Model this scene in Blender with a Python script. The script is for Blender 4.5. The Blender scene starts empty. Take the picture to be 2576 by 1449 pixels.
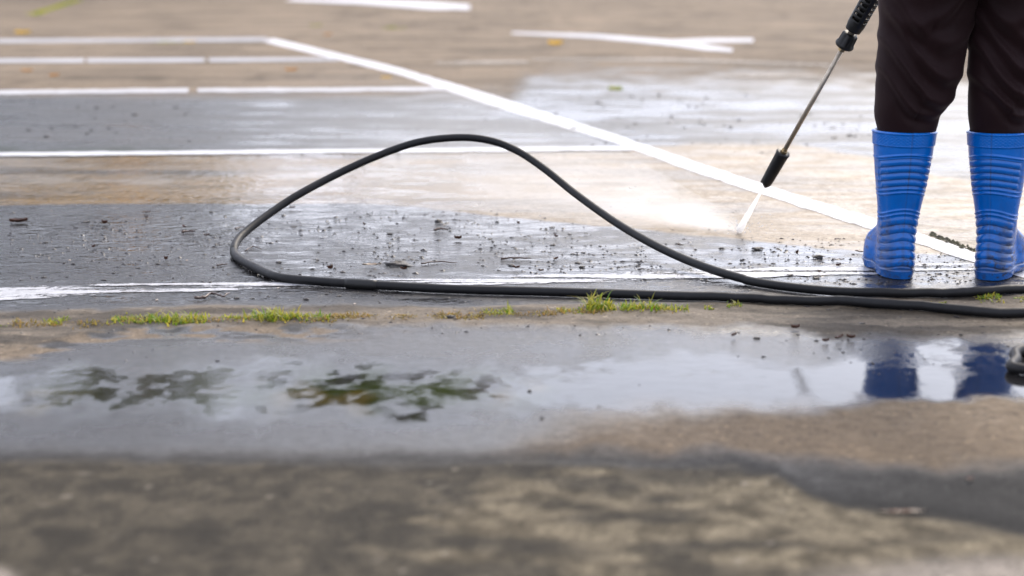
import bpy, math, random
import numpy as np
from mathutils import Vector
random.seed(7)
sc = bpy.context.scene
COL = sc.collection
R = math.radians

# ------------------------------------------------------------------ camera, sky, sun, exposure
CAM_H, PITCH, FPX = 0.745, R(11.73), 4043.0          # FPX: focal length for a 2576 wide picture
cam = bpy.data.cameras.new("camera")
cam_ob = bpy.data.objects.new("camera", cam); COL.objects.link(cam_ob)
cam_ob.location = (0, 0, CAM_H); cam_ob.rotation_euler = (R(90) - PITCH, 0, 0)
cam.sensor_width = 36; cam.lens = FPX / 2576 * 36
cam.clip_start = 0.05; cam.clip_end = 2000
cam.dof.use_dof = True; cam.dof.focus_distance = 3.85; cam.dof.aperture_fstop = 2.4
sc.camera = cam_ob

SUN_EL, SUN_AZ = 40, 26          # degrees; azimuth to the right of straight ahead
world = bpy.data.worlds.new("World"); sc.world = world; world.use_nodes = True
wn = world.node_tree; wn.nodes.clear()
sky = wn.nodes.new("ShaderNodeTexSky"); sky.sky_type = 'NISHITA'; sky.sun_disc = False
sky.sun_elevation = R(SUN_EL); sky.sun_rotation = R(SUN_AZ)
sky.air_density = 1.0; sky.dust_density = 1.8; sky.ozone_density = 1.0
# overcast: the cloud layer evens out the colour of the sky
bw = wn.nodes.new("ShaderNodeRGBToBW"); wn.links.new(sky.outputs[0], bw.inputs[0])
tint = wn.nodes.new("ShaderNodeMix"); tint.data_type = 'RGBA'; tint.blend_type = 'MULTIPLY'
tint.inputs[0].default_value = 1.0; tint.inputs[7].default_value = (0.97, 0.985, 1.09, 1)
wn.links.new(bw.outputs[0], tint.inputs[6])
mixw = wn.nodes.new("ShaderNodeMix"); mixw.data_type = 'RGBA'; mixw.inputs[0].default_value = 0.72
wn.links.new(sky.outputs[0], mixw.inputs[6]); wn.links.new(tint.outputs[2], mixw.inputs[7])
bg = wn.nodes.new("ShaderNodeBackground"); bg.inputs[1].default_value = 0.12
wo = wn.nodes.new("ShaderNodeOutputWorld")
cloud = wn.nodes.new("ShaderNodeMix"); cloud.data_type = 'RGBA'; cloud.inputs[0].default_value = 0.68
wn.links.new(mixw.outputs[2], cloud.inputs[6]); cloud.inputs[7].default_value = (4.8, 5.05, 6.0, 1)   # even cloud cover
wn.links.new(cloud.outputs[2], bg.inputs[0]); wn.links.new(bg.outputs[0], wo.inputs[0])

sun = bpy.data.lights.new("sun", 'SUN'); sun.energy = 1.15; sun.angle = R(24); sun.color = (1.0, 0.88, 0.72)
sun_ob = bpy.data.objects.new("sun", sun); COL.objects.link(sun_ob)
sd = Vector((math.sin(R(SUN_AZ)) * math.cos(R(SUN_EL)), math.cos(R(SUN_AZ)) * math.cos(R(SUN_EL)), math.sin(R(SUN_EL))))
sun_ob.rotation_euler = sd.to_track_quat('Z', 'Y').to_euler()
sun_ob.location = sd * 30

sc.view_settings.view_transform = 'Standard'; sc.view_settings.look = 'None'
sc.view_settings.exposure = 1.6; sc.view_settings.gamma = 1.0; sc.view_settings.use_curve_mapping = False
sc.render.engine = 'CYCLES'
sc.cycles.use_denoising = True
sc.cycles.max_bounces = 8; sc.cycles.volume_bounces = 3; sc.cycles.transparent_max_bounces = 16
sc.cycles.sample_clamp_indirect = 8

# ------------------------------------------------------------------ helpers
def ray(px, py):
    a, b = (px - 1288) / FPX, (py - 724.5) / FPX
    s, c = math.sin(PITCH), math.cos(PITCH)
    return a, c - b * s, -s - b * c
def at(px, py, z=0.0, Y=None):
    """point of the place seen at photo pixel (px,py): on the level z, or at the distance Y"""
    dx, dy, dz = ray(px, py)
    t = (z - CAM_H) / dz if Y is None else Y / dy
    return np.array((dx * t, dy * t, CAM_H + dz * t))

def _hash(i, j, s):
    n = (i * 374761393 + j * 668265263 + s * 362437) & 0x7fffffff
    n = ((n ^ (n >> 13)) * 1274126177) & 0x7fffffff
    return ((n ^ (n >> 16)) & 0xffff) / 65535.0
def vnoise(x, y, s=0):
    xi, yi = np.floor(x).astype(np.int64), np.floor(y).astype(np.int64)
    fx, fy = x - xi, y - yi
    fx, fy = fx * fx * (3 - 2 * fx), fy * fy * (3 - 2 * fy)
    a, b = _hash(xi, yi, s), _hash(xi + 1, yi, s)
    c, d = _hash(xi, yi + 1, s), _hash(xi + 1, yi + 1, s)
    return (a * (1 - fx) + b * fx) * (1 - fy) + (c * (1 - fx) + d * fx) * fy
def fbm(x, y, s=0, o=4, g=0.5):
    t, a, n = 0, 1.0, 0
    for k in range(o):
        t = t + a * vnoise(x * 2 ** k + 17.3 * k, y * 2 ** k - 9.1 * k, s + k); n += a; a *= g
    return t / n
def ss(e0, e1, x):
    t = np.clip((x - e0) / (e1 - e0), 0, 1); return t * t * (3 - 2 * t)
def bound(pts):
    """a border running across the picture, as distance Y over X on the ground"""
    w = sorted((tuple(at(*p)[:2]) for p in pts))
    xs, ys = np.array([p[0] for p in w]), np.array([p[1] for p in w])
    return lambda X: np.interp(X, xs, ys)
def blob(X, Y, px, py, rx, ry, soft=0.5):
    c = at(px, py); d = np.sqrt(((X - c[0]) / rx) ** 2 + ((Y - c[1]) / ry) ** 2)
    return 1 - ss(1 - soft, 1 + soft, d)

def new_mat(name):
    m = bpy.data.materials.new(name); m.use_nodes = True
    nt = m.node_tree; b = nt.nodes["Principled BSDF"]
    return m, nt, b
def N(nt, t, **kw):
    n = nt.nodes.new(t)
    for k, v in kw.items(): setattr(n, k, v)
    return n
def noise_node(nt, scale, detail=3, rough=0.6, vec=None):
    n = N(nt, "ShaderNodeTexNoise"); n.inputs["Scale"].default_value = scale
    n.inputs["Detail"].default_value = detail; n.inputs["Roughness"].default_value = rough
    if vec is None:
        tc = N(nt, "ShaderNodeTexCoord"); vec = tc.outputs["Object"]
    nt.links.new(vec, n.inputs["Vector"]); return n
def mth(nt, op, a, b=None, clamp=False):
    n = N(nt, "ShaderNodeMath", operation=op); n.use_clamp = clamp
    for i, v in enumerate((a, b)):
        if v is None: continue
        if isinstance(v, (int, float)): n.inputs[i].default_value = v
        else: nt.links.new(v, n.inputs[i])
    return n.outputs[0]
def maprange(nt, v, a, b, c, d):
    n = N(nt, "ShaderNodeMapRange"); nt.links.new(v, n.inputs[0])
    for i, q in enumerate((a, b, c, d)): n.inputs[i + 1].default_value = q
    return n.outputs[0]
def mixc(nt, f, a, b, blend='MIX'):
    n = N(nt, "ShaderNodeMix", data_type='RGBA', blend_type=blend)
    for i, v in ((0, f), (6, a), (7, b)):
        if isinstance(v, (int, float)): n.inputs[i].default_value = v
        elif isinstance(v, tuple): n.inputs[i].default_value = (*v, 1) if len(v) == 3 else v
        else: nt.links.new(v, n.inputs[i])
    return n.outputs[2]
def bump(nt, h, strength, dist, normal=None):
    n = N(nt, "ShaderNodeBump"); n.inputs["Strength"].default_value = 1
    if isinstance(strength, (int, float)): n.inputs["Strength"].default_value = strength
    else: nt.links.new(strength, n.inputs["Strength"])
    n.inputs["Distance"].default_value = dist
    nt.links.new(h, n.inputs["Height"])
    if normal is not None: nt.links.new(normal, n.inputs["Normal"])
    return n.outputs[0]
def simple_mat(name, col, rough=0.6, metal=0.0, var=0.25, scale=40, bmp=0.0, spec=0.5, col2=None):
    m, nt, b = new_mat(name)
    n = noise_node(nt, scale)
    f = maprange(nt, n.outputs[0], 0.3, 0.7, 0, 1)
    c2 = col2 or tuple(c * (1 - var) for c in col)
    nt.links.new(mixc(nt, f, col, c2), b.inputs["Base Color"])
    nt.links.new(maprange(nt, n.outputs[0], 0.3, 0.7, max(0.02, rough - 0.08), min(1, rough + 0.08)), b.inputs["Roughness"])
    b.inputs["Metallic"].default_value = metal; b.inputs["Specular IOR Level"].default_value = spec
    if bmp: nt.links.new(bump(nt, n.outputs[0], bmp, 0.002), b.inputs["Normal"])
    return m

def link(name, me, mat=None, parent=None, loc=None, smooth=True):
    o = bpy.data.objects.new(name, me); COL.objects.link(o)
    if mat is not None and not me.materials: me.materials.append(mat)
    if smooth: me.polygons.foreach_set("use_smooth", [True] * len(me.polygons))
    if parent is not None: o.parent = parent
    if loc is not None: o.location = loc
    return o
def mesh(name, V, F):
    me = bpy.data.meshes.new(name)
    me.from_pydata([tuple(map(float, v)) for v in V], [], [tuple(map(int, f)) for f in F]); me.update(); return me
def grid_faces(n, m, wrap=False):
    """n rows of m points"""
    i, j = np.meshgrid(np.arange(n - 1), np.arange(m if wrap else m - 1), indexing='ij')
    j2 = (j + 1) % m
    return np.stack([i * m + j, i * m + j2, (i + 1) * m + j2, (i + 1) * m + j], -1).reshape(-1, 4)
def fast_mesh(name, V, F):
    me = bpy.data.meshes.new(name); V = np.asarray(V, np.float32); F = np.asarray(F, np.int32)
    me.vertices.add(len(V)); me.vertices.foreach_set("co", V.ravel())
    me.loops.add(F.size); me.loops.foreach_set("vertex_index", F.ravel())
    me.polygons.add(len(F)); me.polygons.foreach_set("loop_start", np.arange(len(F), dtype=np.int32) * F.shape[1])
    me.update(calc_edges=True); me.validate(); return me
def attr(me, name, vals):
    if vals.ndim == 2:
        a = me.attributes.new(name, 'FLOAT_COLOR', 'POINT')
        a.data.foreach_set("color", np.concatenate([vals, np.ones((len(vals), 1))], 1).astype(np.float32).ravel())
    else:
        a = me.attributes.new(name, 'FLOAT', 'POINT'); a.data.foreach_set("value", vals.astype(np.float32))
def tag(o, label=None, cat=None, group=None, kind=None):
    if label: o["label"] = label
    if cat: o["category"] = cat
    if group: o["group"] = group
    if kind: o["kind"] = kind
    return o
def thing(name, label, cat, loc=(0, 0, 0), group=None):
    o = bpy.data.objects.new(name, None); COL.objects.link(o); o.location = loc; o.empty_display_size = 0.05
    return tag(o, label, cat, group)

def catmull(P, n=12):
    P = np.array(P, float); Q = np.vstack([2 * P[0] - P[1], P, 2 * P[-1] - P[-2]]); out = []
    for i in range(1, len(Q) - 2):
        a, b, c, d = Q[i - 1], Q[i], Q[i + 1], Q[i + 2]
        for t in np.linspace(0, 1, n, endpoint=False):
            out.append(0.5 * (2 * b + (c - a) * t + (2 * a - 5 * b + 4 * c - d) * t * t + (3 * b - a - 3 * c + d) * t ** 3))
    out.append(Q[-2]); return np.array(out)
def tube(path, rad, seg=14, caps=True):
    P = np.array(path, float); n = len(P)
    rad = np.full(n, rad) if np.isscalar(rad) else np.array(rad, float)
    T = np.gradient(P, axis=0); T /= np.linalg.norm(T, axis=1)[:, None] + 1e-12
    u = np.cross(T[0], (0, 0, 1.0)); u = u if np.linalg.norm(u) > 1e-3 else np.array((1.0, 0, 0)); u /= np.linalg.norm(u)
    V = []; th = np.linspace(0, 2 * math.pi, seg, endpoint=False)
    for i in range(n):
        u = u - T[i] * np.dot(u, T[i]); u /= np.linalg.norm(u); w = np.cross(T[i], u)
        V.append(P[i] + rad[i] * (np.cos(th)[:, None] * u + np.sin(th)[:, None] * w))
    V = np.concatenate(V); F = [tuple(f) for f in grid_faces(n, seg, True)]
    if caps: F += [tuple(range(seg))[::-1], tuple(range((n - 1) * seg, n * seg))]
    return V, F
def lathe(A, B, prof, seg=24):
    """surface of revolution about A->B; prof = [(distance along in metres, radius)]"""
    A, B = np.array(A, float), np.array(B, float); T = (B - A) / np.linalg.norm(B - A)
    u = np.cross(T, (0, 1.0, 0.2)); u /= np.linalg.norm(u); w = np.cross(T, u); V = []
    th = np.linspace(0, 2 * math.pi, seg, endpoint=False)
    for d, r in prof: V.append(A + T * d + r * (np.cos(th)[:, None] * u + np.sin(th)[:, None] * w))
    F = [tuple(f) for f in grid_faces(len(prof), seg, True)]
    F += [tuple(range(seg))[::-1], tuple(range((len(prof) - 1) * seg, len(prof) * seg))]
    return np.concatenate(V), F
def join(parts):
    V, F, k = [], [], 0
    for v, f in parts:
        V.extend(map(tuple, v)); F.extend(tuple(i + k for i in q) for q in f); k += len(v)
    return V, F

# ------------------------------------------------------------------ the lot: zones of the ground
slab_edge = bound([(-600, 1165), (0, 1160), (500, 1166), (1000, 1170), (1300, 1166), (1600, 1172), (1850, 1182), (1960, 1205), (2040, 1250), (2130, 1282), (2250, 1300), (2400, 1315), (2576, 1345), (3000, 1400)])
brown_top = bound([(-600, 1300), (1000, 1290), (1250, 1160), (1400, 1085), (1600, 1045), (1900, 1022), (2200, 1000), (2576, 985), (3200, 975)])
brown_bot = bound([(-600, 1300), (1300, 1150), (1700, 1150), (2000, 1158), (2576, 1165), (3200, 1170)])
crack_lo = bound([(-800, 905), (0, 880), (120, 868), (230, 842), (350, 828), (800, 826), (1300, 822), (1700, 828), (2000, 838), (2300, 842), (2576, 850), (3200, 850)])
crack_mid = bound([(-800, 830), (0, 820), (400, 808), (800, 802), (1250, 798), (1500, 790), (1800, 783), (2200, 775), (2576, 768), (3200, 760)])
crack_hi = bound([(-800, 790), (0, 785), (300, 778), (700, 772), (1200, 778), (1600, 768), (2000, 762), (2576, 745), (3200, 740)])
wash_edge = bound([(-1500, 517), (0, 516), (300, 513), (700, 514), (900, 512), (1050, 522), (1200, 540), (1450, 562), (1700, 590), (1870, 606), (2000, 618), (2150, 632), (2300, 640), (2600, 648), (3400, 640)])
line_far = bound([(-1500, 396), (0, 392), (800, 384), (1560, 378), (1640, 368), (1750, 360), (2000, 362), (2200, 395), (2350, 440), (2600, 480), (3400, 520)])
dry_edge = bound([(-2500, 246), (0, 244), (600, 246), (1100, 244), (1280, 250), (1330, 205), (1500, 190), (1800, 196), (2200, 205), (2600, 210), (4500, 215)])

def height(X, Y):
    X, Y = np.asarray(X, float), np.asarray(Y, float)
    h = 0.0016 * (fbm(X * 1.3, Y * 1.3, 3, 3) - 0.5)
    h = h + 0.0030 * ss(0.02, -0.025, Y - slab_edge(X) + 0.02 * (fbm(X * 9, Y * 9, 5) - .5))
    c = ss(-0.06, 0.02, Y - crack_lo(X)) * (1 - ss(-0.02, 0.05, Y - crack_hi(X)))
    h = h + c * (0.004 + 0.010 * (fbm(X * 14, Y * 22, 8, 4) - 0.45))
    return h

def zones(X, Y):
    """dry colour, wetness and standing water of the pavement at (X,Y)"""
    j = fbm(X * 6, Y * 4, 11, 4) - 0.5
    j2 = fbm(X * 22, Y * 12, 21, 4) - 0.5
    big = fbm(X * 1.1, Y * 0.9, 31, 4)
    mid = fbm(X * 4.5, Y * 3.2, 41, 5)
    fine = fbm(X * 40, Y * 30, 51, 3)
    streak = fbm(X * 1.6, Y * 7, 61, 4)
    one = np.ones_like(X)
    C = lambda r, g, b: np.stack([one * r, one * g, one * b], -1)
    def lay(col, wet, film, m, c2, w2, f2):
        m3 = m[..., None]
        return col * (1 - m3) + c2 * m3, wet * (1 - m) + w2 * m, film * (1 - m) + f2 * m
    # dry lot beyond
    dk = ss(0.38, 0.66, streak)[..., None]
    col = C(.345, .270, .195) * (1 - dk) + C(.245, .195, .145) * dk
    col = col * (0.80 + 0.4 * big)[..., None]
    stain = ss(.58, .72, mid)[..., None]; col = col * (1 - .28 * stain)
    wet, film = one * 0.0, one * 0.0
    # far wet dirty band
    sR = ss(-.8, .4, X)
    m = 1 - ss(-0.3 - 1.3 * sR, 0.5 + 1.3 * sR, Y - dry_edge(X) + 2.2 * j * ss(-.8, .4, X) + .35 * j + 1.1 * (streak - .5) * ss(-.8, .4, X))
    col, wet, film = lay(col, wet, film, m, C(.105, .10, .097) * (.75 + .5 * mid)[..., None], (.80 + .15 * ss(.35, .6, streak)) * one, 0.08 + .46 * ss(.42, .62, .5 * fbm(X * 5, Y * 9, 74, 3) + .5 * streak))
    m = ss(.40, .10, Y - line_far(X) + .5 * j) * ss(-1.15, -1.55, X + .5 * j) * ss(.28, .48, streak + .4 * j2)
    col, wet, film = lay(col, wet, film, m, C(.022, .036, .020), .7 * one, .06 * one)  # dark green mirror image of trees, painted into the ground colour
    # patch of damp streaks right of the slanting line
    # hosed clean strip
    m = 1 - ss(-0.10, 0.10, Y - line_far(X) + 0.25 * j)
    left = ss(0.15, -0.75, X); gold_refl = (left * ss(.38, .52, .5 * fbm(X * 5, Y * 11, 75, 4) + .5 * fbm(X * 2.2, Y * 2, 76, 3)))[..., None]  # golden streaks are a reflection painted into the strip's colour
    cl = (C(.46, .345, .215) * (1 - gold_refl) + C(.37, .20, .022) * gold_refl) * (.78 + .44 * mid)[..., None] * (1 - .35 * ss(.55, .7, streak))[..., None]
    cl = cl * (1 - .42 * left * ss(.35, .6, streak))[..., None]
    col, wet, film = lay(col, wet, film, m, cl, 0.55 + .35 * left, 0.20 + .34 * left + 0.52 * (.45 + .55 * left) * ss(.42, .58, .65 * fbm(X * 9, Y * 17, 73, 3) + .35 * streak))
    # near wet dirty band, not hosed yet
    m = 1 - ss(-0.02, 0.03, Y - wash_edge(X) + 0.10 * j * ss(-.3, .4, X) + .03 * j2)
    col, wet, film = lay(col, wet, film, m, C(.060, .056, .056) * (.5 + 1.0 * mid)[..., None], one * 1.0,
                         0.16 + .62 * ss(.42, .62, .6 * fbm(X * 15, Y * 30, 71, 3) + .4 * fbm(X * 3, Y * 4, 72, 3)) + .15 * ss(.3, .7, fine) + .10 * ss(.1, -.9, X))
    # the shallow dip along the crack: drier rim
    m = ss(.10, -0.02, Y - crack_hi(X) + .06 * j)
    col, wet, film = lay(col, wet, film, m, C(.085, .08, .078) * (.7 + .6 * mid)[..., None], .85 * one, .10 * one)
    # crack with soil
    m = ss(.03, -.02, Y - crack_hi(X) + .10 * j + .05 * j2)
    tan = ss(.3, .55, fbm(X * 5, Y * 18, 81, 4))[..., None]
    col, wet, film = lay(col, wet, film, m, C(.10, .078, .055) * (1 - tan) + C(.25, .20, .145) * tan, .35 * one, 0 * one)
    # gutter below it
    m = ss(.03, -.04, Y - crack_lo(X) + .14 * j + .05 * j2)
    gy0, gy1 = at(1288, 1042)[1], at(1288, 925)[1]
    pud = ss(gy0 - .10, gy0 + .10, Y + .16 * j + .08 * j2) * (1 - ss(gy1 - .12, gy1 + .16, Y + .18 * j + .10 * j2))
    right = ss(.68, .80, X)
    gy2 = at(1288, 868)[1]; gyc = at(1288, 985)[1]
    pud = np.maximum(pud, right * ss(gy0, gy0 + .09, Y + .1 * j) * (1 - ss(gy2 - .12, gy2 + .05, Y + .3 * j2 + .1 * j)) * (.25 + .75 * ss(.38, .5, fine)))
    damp = ss(at(1288, 1160)[1], at(1288, 1090)[1], Y)
    col, wet, film = lay(col, wet, film, m, C(.105, .098, .095) * ((.75 + .5 * mid) * (1 - .6 * pud))[..., None], .8 + .2 * damp,
                         np.clip(.24 + .22 * damp * ss(.4, .6, fbm(X * 5, Y * 4, 91)) + pud * (1 - .50 * ss(.44, .60, fine)) * (.34 + .45 * ss(.36, .54, fbm(X * 16, Y * 12, 92, 5) + .20 * np.exp(-((Y - gyc) / .10) ** 2))), 0, 1))
    film = np.clip(film + .30 * pud * ss(.05, .4, X) * (1 - .5 * ss(.44, .60, fine)) * ss(.03, -.04, Y - crack_lo(X)), 0, 1)
    film = np.maximum(film, .92 * blob(X + .10 * j, Y + .14 * j, 985, 985, .30, .14, .55) * (1 - .30 * ss(.46, .60, fine)))
    green_refl = .95 * blob(X + .12 * j, Y + .12 * j, 990, 985, .26, .13, .7) * ss(.30, .66, fbm(X * 20, Y * 14, 96, 4) + .12 * np.exp(-((Y - gyc) / .06) ** 2))  # green reflection of tree crowns, painted into the puddle bed colour
    green_refl = np.maximum(green_refl, blob(X + .05 * j, Y + .05 * j, 110, 1005, .07, .10, .6) * .6 * ss(.36, .62, fbm(X * 20, Y * 14, 97, 4)))
    green_refl = np.maximum(green_refl, blob(X, Y, 620, 1000, .05, .05, .6) * .6 * ss(.36, .62, fbm(X * 22, Y * 16, 98, 4)))
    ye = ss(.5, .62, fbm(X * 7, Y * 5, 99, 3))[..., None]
    col, wet, film = lay(col, wet, film, green_refl * .85, C(.045, .068, .004) * (1 - ye) + C(.17, .115, .006) * ye, .9 * one, np.maximum(film, .92))
    m = ss(-.16, -.06, Y - crack_lo(X)) * ss(.05, -.02, Y - crack_lo(X)) * ss(-.15, -.45, X)
    pl = fbm(X * 16, Y * 26, 95, 4)
    col, wet, film = lay(col, wet, film, m * ss(.50, .56, pl), C(.26, .20, .14), .2 * one, 0 * one)
    col, wet, film = lay(col, wet, film, m * ss(.44, .40, pl), C(.035, .034, .036), .5 * one, .1 * one)
    # brown dry patch at the right of the gutter
    sw = .03 + .14 * ss(.75, .2, X)
    m = ss(sw, -sw, Y - brown_top(X) + .20 * j + .10 * j2) * ss(-.06, .05, Y - brown_bot(X) + .12 * j + .06 * j2)
    col, wet, film = lay(col, wet, film, m * .86, C(.26, .178, .10) * (.6 + .8 * mid)[..., None], .22 * one, 0 * one)
    m = ss(.05, -.06, Y - brown_bot(X) + .12 * j + .06 * j2) * ss(.2, .55, X)
    col, wet, film = lay(col, wet, film, m, C(.058, .055, .050) * (.4 + 1.2 * mid)[..., None], .12 * one, 0 * one)
    # damp dark seam, then the old slab nearest the lens
    m = ss(.11, .0, np.abs(Y - slab_edge(X) - .012 + .05 * j2 + .06 * j))
    col, wet, film = lay(col, wet, film, m * .72, C(.028, .027, .025), .08 * one, 0 * one)
    grit_ = fbm(X * 34, Y * 30, 107, 3); pale = ss(.93, .98, vnoise(X * 60, Y * 50, 108))[..., None] * .55
    m = ss(.03, -.035, Y - slab_edge(X) + .05 * j2)
    dark = ss(.38, .58, .55 * fbm(X * 2.6 + 3.1, Y * 6.5, 101, 3) + .45 * fbm(X * 9, Y * 20, 103, 3) + .46 * ss(.05, -.55, X) - .16 * ss(.1, .6, X))
    sl = C(.185, .152, .102) * (.45 + .55 * fbm(X * 11, Y * 16, 105, 4) + .75 * ss(.3, .7, grit_))[..., None]
    col, wet, film = lay(col, wet, film, m, sl * (1 - .64 * dark)[..., None] * (1 - pale) + C(.5, .43, .34) * pale, .05 + .15 * dark, 0 * one)
    for px, py, rx, ry in ((2520, 1475, .20, .075), (-60, 1470, .045, .04)):
        m = blob(X + .05 * j, Y + .05 * j, px, py, rx, ry, .5) * (1 if py > 1300 else .0)
        col, wet, film = lay(col, wet, film, m, C(.40, .345, .285) * (.8 + .3 * mid)[..., None], 0 * one, 0 * one)
    return np.clip(col * .62, .006, .9), np.clip(wet, 0, 1), np.clip(film, 0, 1), ripple(X, Y)

def ripple(X, Y):
    """where water still runs it is ruffled; the gutter puddle has settled"""
    run = ss(-.05, .08, Y - crack_hi(X)) * (1 - ss(-.2, .5, Y - dry_edge(X)))
    clean = ss(-.02, .06, Y - wash_edge(X)) * (1 - ss(-.1, .1, Y - line_far(X)))
    lf = ss(.2, -.7, X)
    return .02 + (.30 + .45 * lf) * run + (.34 + .10 * lf) * clean

def ground_material(name, paint=False):
    m, nt, b = new_mat(name)
    geo = N(nt, "ShaderNodeNewGeometry"); P = geo.outputs["Position"]
    A = lambda n: N(nt, "ShaderNodeAttribute", attribute_name=n)
    col, wet, film = A("albedo").outputs["Color"], A("wet").outputs["Fac"], A("film").outputs["Fac"]
    grain = noise_node(nt, 230, 3, .7, P); mid = noise_node(nt, 38, 4, .65, P)
    vor = N(nt, "ShaderNodeTexVoronoi"); vor.inputs["Scale"].default_value = 150; nt.links.new(P, vor.inputs["Vector"])
    f = mth(nt, 'MULTIPLY', maprange(nt, grain.outputs[0], .3, .7, .62, 1.38), maprange(nt, mid.outputs[0], .3, .7, .76, 1.24))
    if not paint:
        spk = maprange(nt, vor.outputs["Color"], .12, .2, .55, 1.0); f = mth(nt, 'MULTIPLY', f, spk)
        spk2 = maprange(nt, vor.outputs["Color"], .86, .92, 1.0, 1.7); f = mth(nt, 'MULTIPLY', f, spk2)
    else:
        f = mth(nt, 'POWER', f, .3)
    g = N(nt, "ShaderNodeCombineColor")
    for i in range(3): nt.links.new(f, g.inputs[i])
    c = mixc(nt, 1.0, col, g.outputs[0], 'MULTIPLY')
    # soaked pores darken the stone itself
    k = maprange(nt, wet, 0, 1, 1.0, .88 if paint else .55)
    g2 = N(nt, "ShaderNodeCombineColor")
    for i in range(3): nt.links.new(k, g2.inputs[i])
    c = mixc(nt, 1.0, c, g2.outputs[0], 'MULTIPLY')
    nt.links.new(c, b.inputs["Base Color"])
    ro = maprange(nt, wet, 0, 1, .88, .40)
    fm = mth(nt, 'ADD', film, mth(nt, 'MULTIPLY', mth(nt, 'SUBTRACT', mid.outputs[0], .5), .55), True)
    fm = mth(nt, 'MULTIPLY', fm, maprange(nt, film, 0, .08, 0, 1))
    n = N(nt, "ShaderNodeMix", data_type='FLOAT'); nt.links.new(fm, n.inputs[0]); nt.links.new(ro, n.inputs[2]); n.inputs[3].default_value = .035
    nt.links.new(n.outputs[0], b.inputs["Roughness"])
    nt.links.new(maprange(nt, film, .5, 1, 1.36, 1.50), b.inputs["IOR"])
    nt.links.new(maprange(nt, wet, 0, .6, .12, .5), b.inputs["Specular IOR Level"])
    st = maprange(nt, fm, 0, .9, .55, .015)
    nb = bump(nt, grain.outputs[0], st, .0035)
    nb = bump(nt, mid.outputs[0], maprange(nt, fm, 0, .9, .40, .03), .006, nb)
    mp = N(nt, "ShaderNodeMapping"); mp.inputs["Scale"].default_value = (9, 16, 9); nt.links.new(P, mp.inputs[0])
    rip = noise_node(nt, 1.0, 3, .55, mp.outputs[0])
    nb = bump(nt, rip.outputs[0], maprange(nt, film, .2, 1, .10, .045), .006, nb)
    mp2 = N(nt, 'ShaderNodeMapping'); mp2.inputs['Scale'].default_value = (20, 30, 20); nt.links.new(P, mp2.inputs[0]); fine_rip = noise_node(nt, 1.0, 3, .6, mp2.outputs[0]); gate = noise_node(nt, 2.3, 2, .5, P)
    rs = mth(nt, 'MULTIPLY', A("ripple").outputs["Fac"], maprange(nt, gate.outputs[0], .40, .60, .35, 1.0))
    nb = bump(nt, fine_rip.outputs[0], rs, .016, nb)
    nt.links.new(nb, b.inputs["Normal"])
    if paint:
        cov = A("cover").outputs["Fac"]
        e = mth(nt, 'ADD', cov, mth(nt, 'MULTIPLY', mth(nt, 'SUBTRACT', mid.outputs[0], .5), .9))
        e = mth(nt, 'ADD', e, mth(nt, 'MULTIPLY', mth(nt, 'SUBTRACT', grain.outputs[0], .5), .5))
        nt.links.new(maprange(nt, e, .36, .66, 0, 1), b.inputs["Alpha"])
    return m
M_GROUND = ground_material("wet_asphalt")
M_PAINT = ground_material("road_paint", True)

def spaced(a, b, d, grow_lo, grow_hi, lo, hi):
    mid = list(np.arange(a, b, d)); s, x = d, mid[-1]
    while x < hi: s *= grow_hi; x += s; mid.append(x)
    s, x, pre = d, mid[0], []
    while x > lo: s *= grow_lo; x -= s; pre.append(x)
    return np.array(pre[::-1] + mid)
gx = spaced(-1.35, 1.45, .0085, 1.035, 1.035, -400, 400)
gy = spaced(1.75, 4.9, .0075, 1.15, 1.018, -60, 700)
GX, GY = np.meshgrid(gx, gy); gX, gY = GX.ravel(), GY.ravel()
gm = fast_mesh("ground", np.stack([gX, gY, height(gX, gY)], -1), grid_faces(len(gy), len(gx)))
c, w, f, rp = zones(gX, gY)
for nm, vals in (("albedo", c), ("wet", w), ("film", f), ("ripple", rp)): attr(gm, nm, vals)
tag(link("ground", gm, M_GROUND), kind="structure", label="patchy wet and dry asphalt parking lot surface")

# ------------------------------------------------------------------ painted lines
def painted(name, outline_a, outline_b, cover, tone=.78, seed=0, n=260, k=9, edge=.012, lift=None, tint=(1, .985, 1.0), wear=.25):
    """a strip between two ground polylines (near edge a, far edge b) given in photo pixels"""
    a = np.array([at(*p)[:2] for p in outline_a]); b = np.array([at(*p)[:2] for p in outline_b])
    t = np.linspace(0, 1, n)
    def res(p):
        s = np.linspace(0, 1, len(p)); return np.stack([np.interp(t, s, p[:, 0]), np.interp(t, s, p[:, 1])], -1)
    a, b = res(a), res(b)
    v = np.linspace(0, 1, k)
    P = a[:, None] * (1 - v[None, :, None]) + b[:, None] * v[None, :, None]
    X, Y = P[..., 0], P[..., 1]
    jit = (fbm(X * 14, Y * 14, 200 + seed, 4) - .5) * edge * 2
    Y = Y + jit * (np.abs(v - .5) * 2)[None, :]
    X, Y = X.ravel(), Y.ravel()
    lift = .0015 if Y.min() < 5 and lift is None else .004
    me = fast_mesh(name, np.stack([X, Y, height(X, Y) + lift], -1), grid_faces(n, k))
    c, w, f, rp = zones(X, Y); attr(me, 'ripple', rp)
    attr(me, "albedo", np.ones((len(X), 3)) * np.array(tint) * tone * .72 * (.9 + .2 * fbm(X * 5, Y * 5, 9))[:, None]); attr(me, "wet", w); attr(me, "film", f * .6)
    T = np.repeat(t, k); Vv = np.tile(v, n)
    cv = np.interp(T, np.linspace(0, 1, len(cover)), cover) + wear * 1.6 * (fbm(X * 3, Y * 75, 210 + seed, 3) - .5) - .5 * ss(.36, .5, np.abs(Vv - .5)) * (.3 + .7 * fbm(X * 30, Y * 30, 5, 2))
    attr(me, "cover", cv)
    o = link(name, me, M_PAINT); tag(o, kind="structure"); return o
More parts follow.
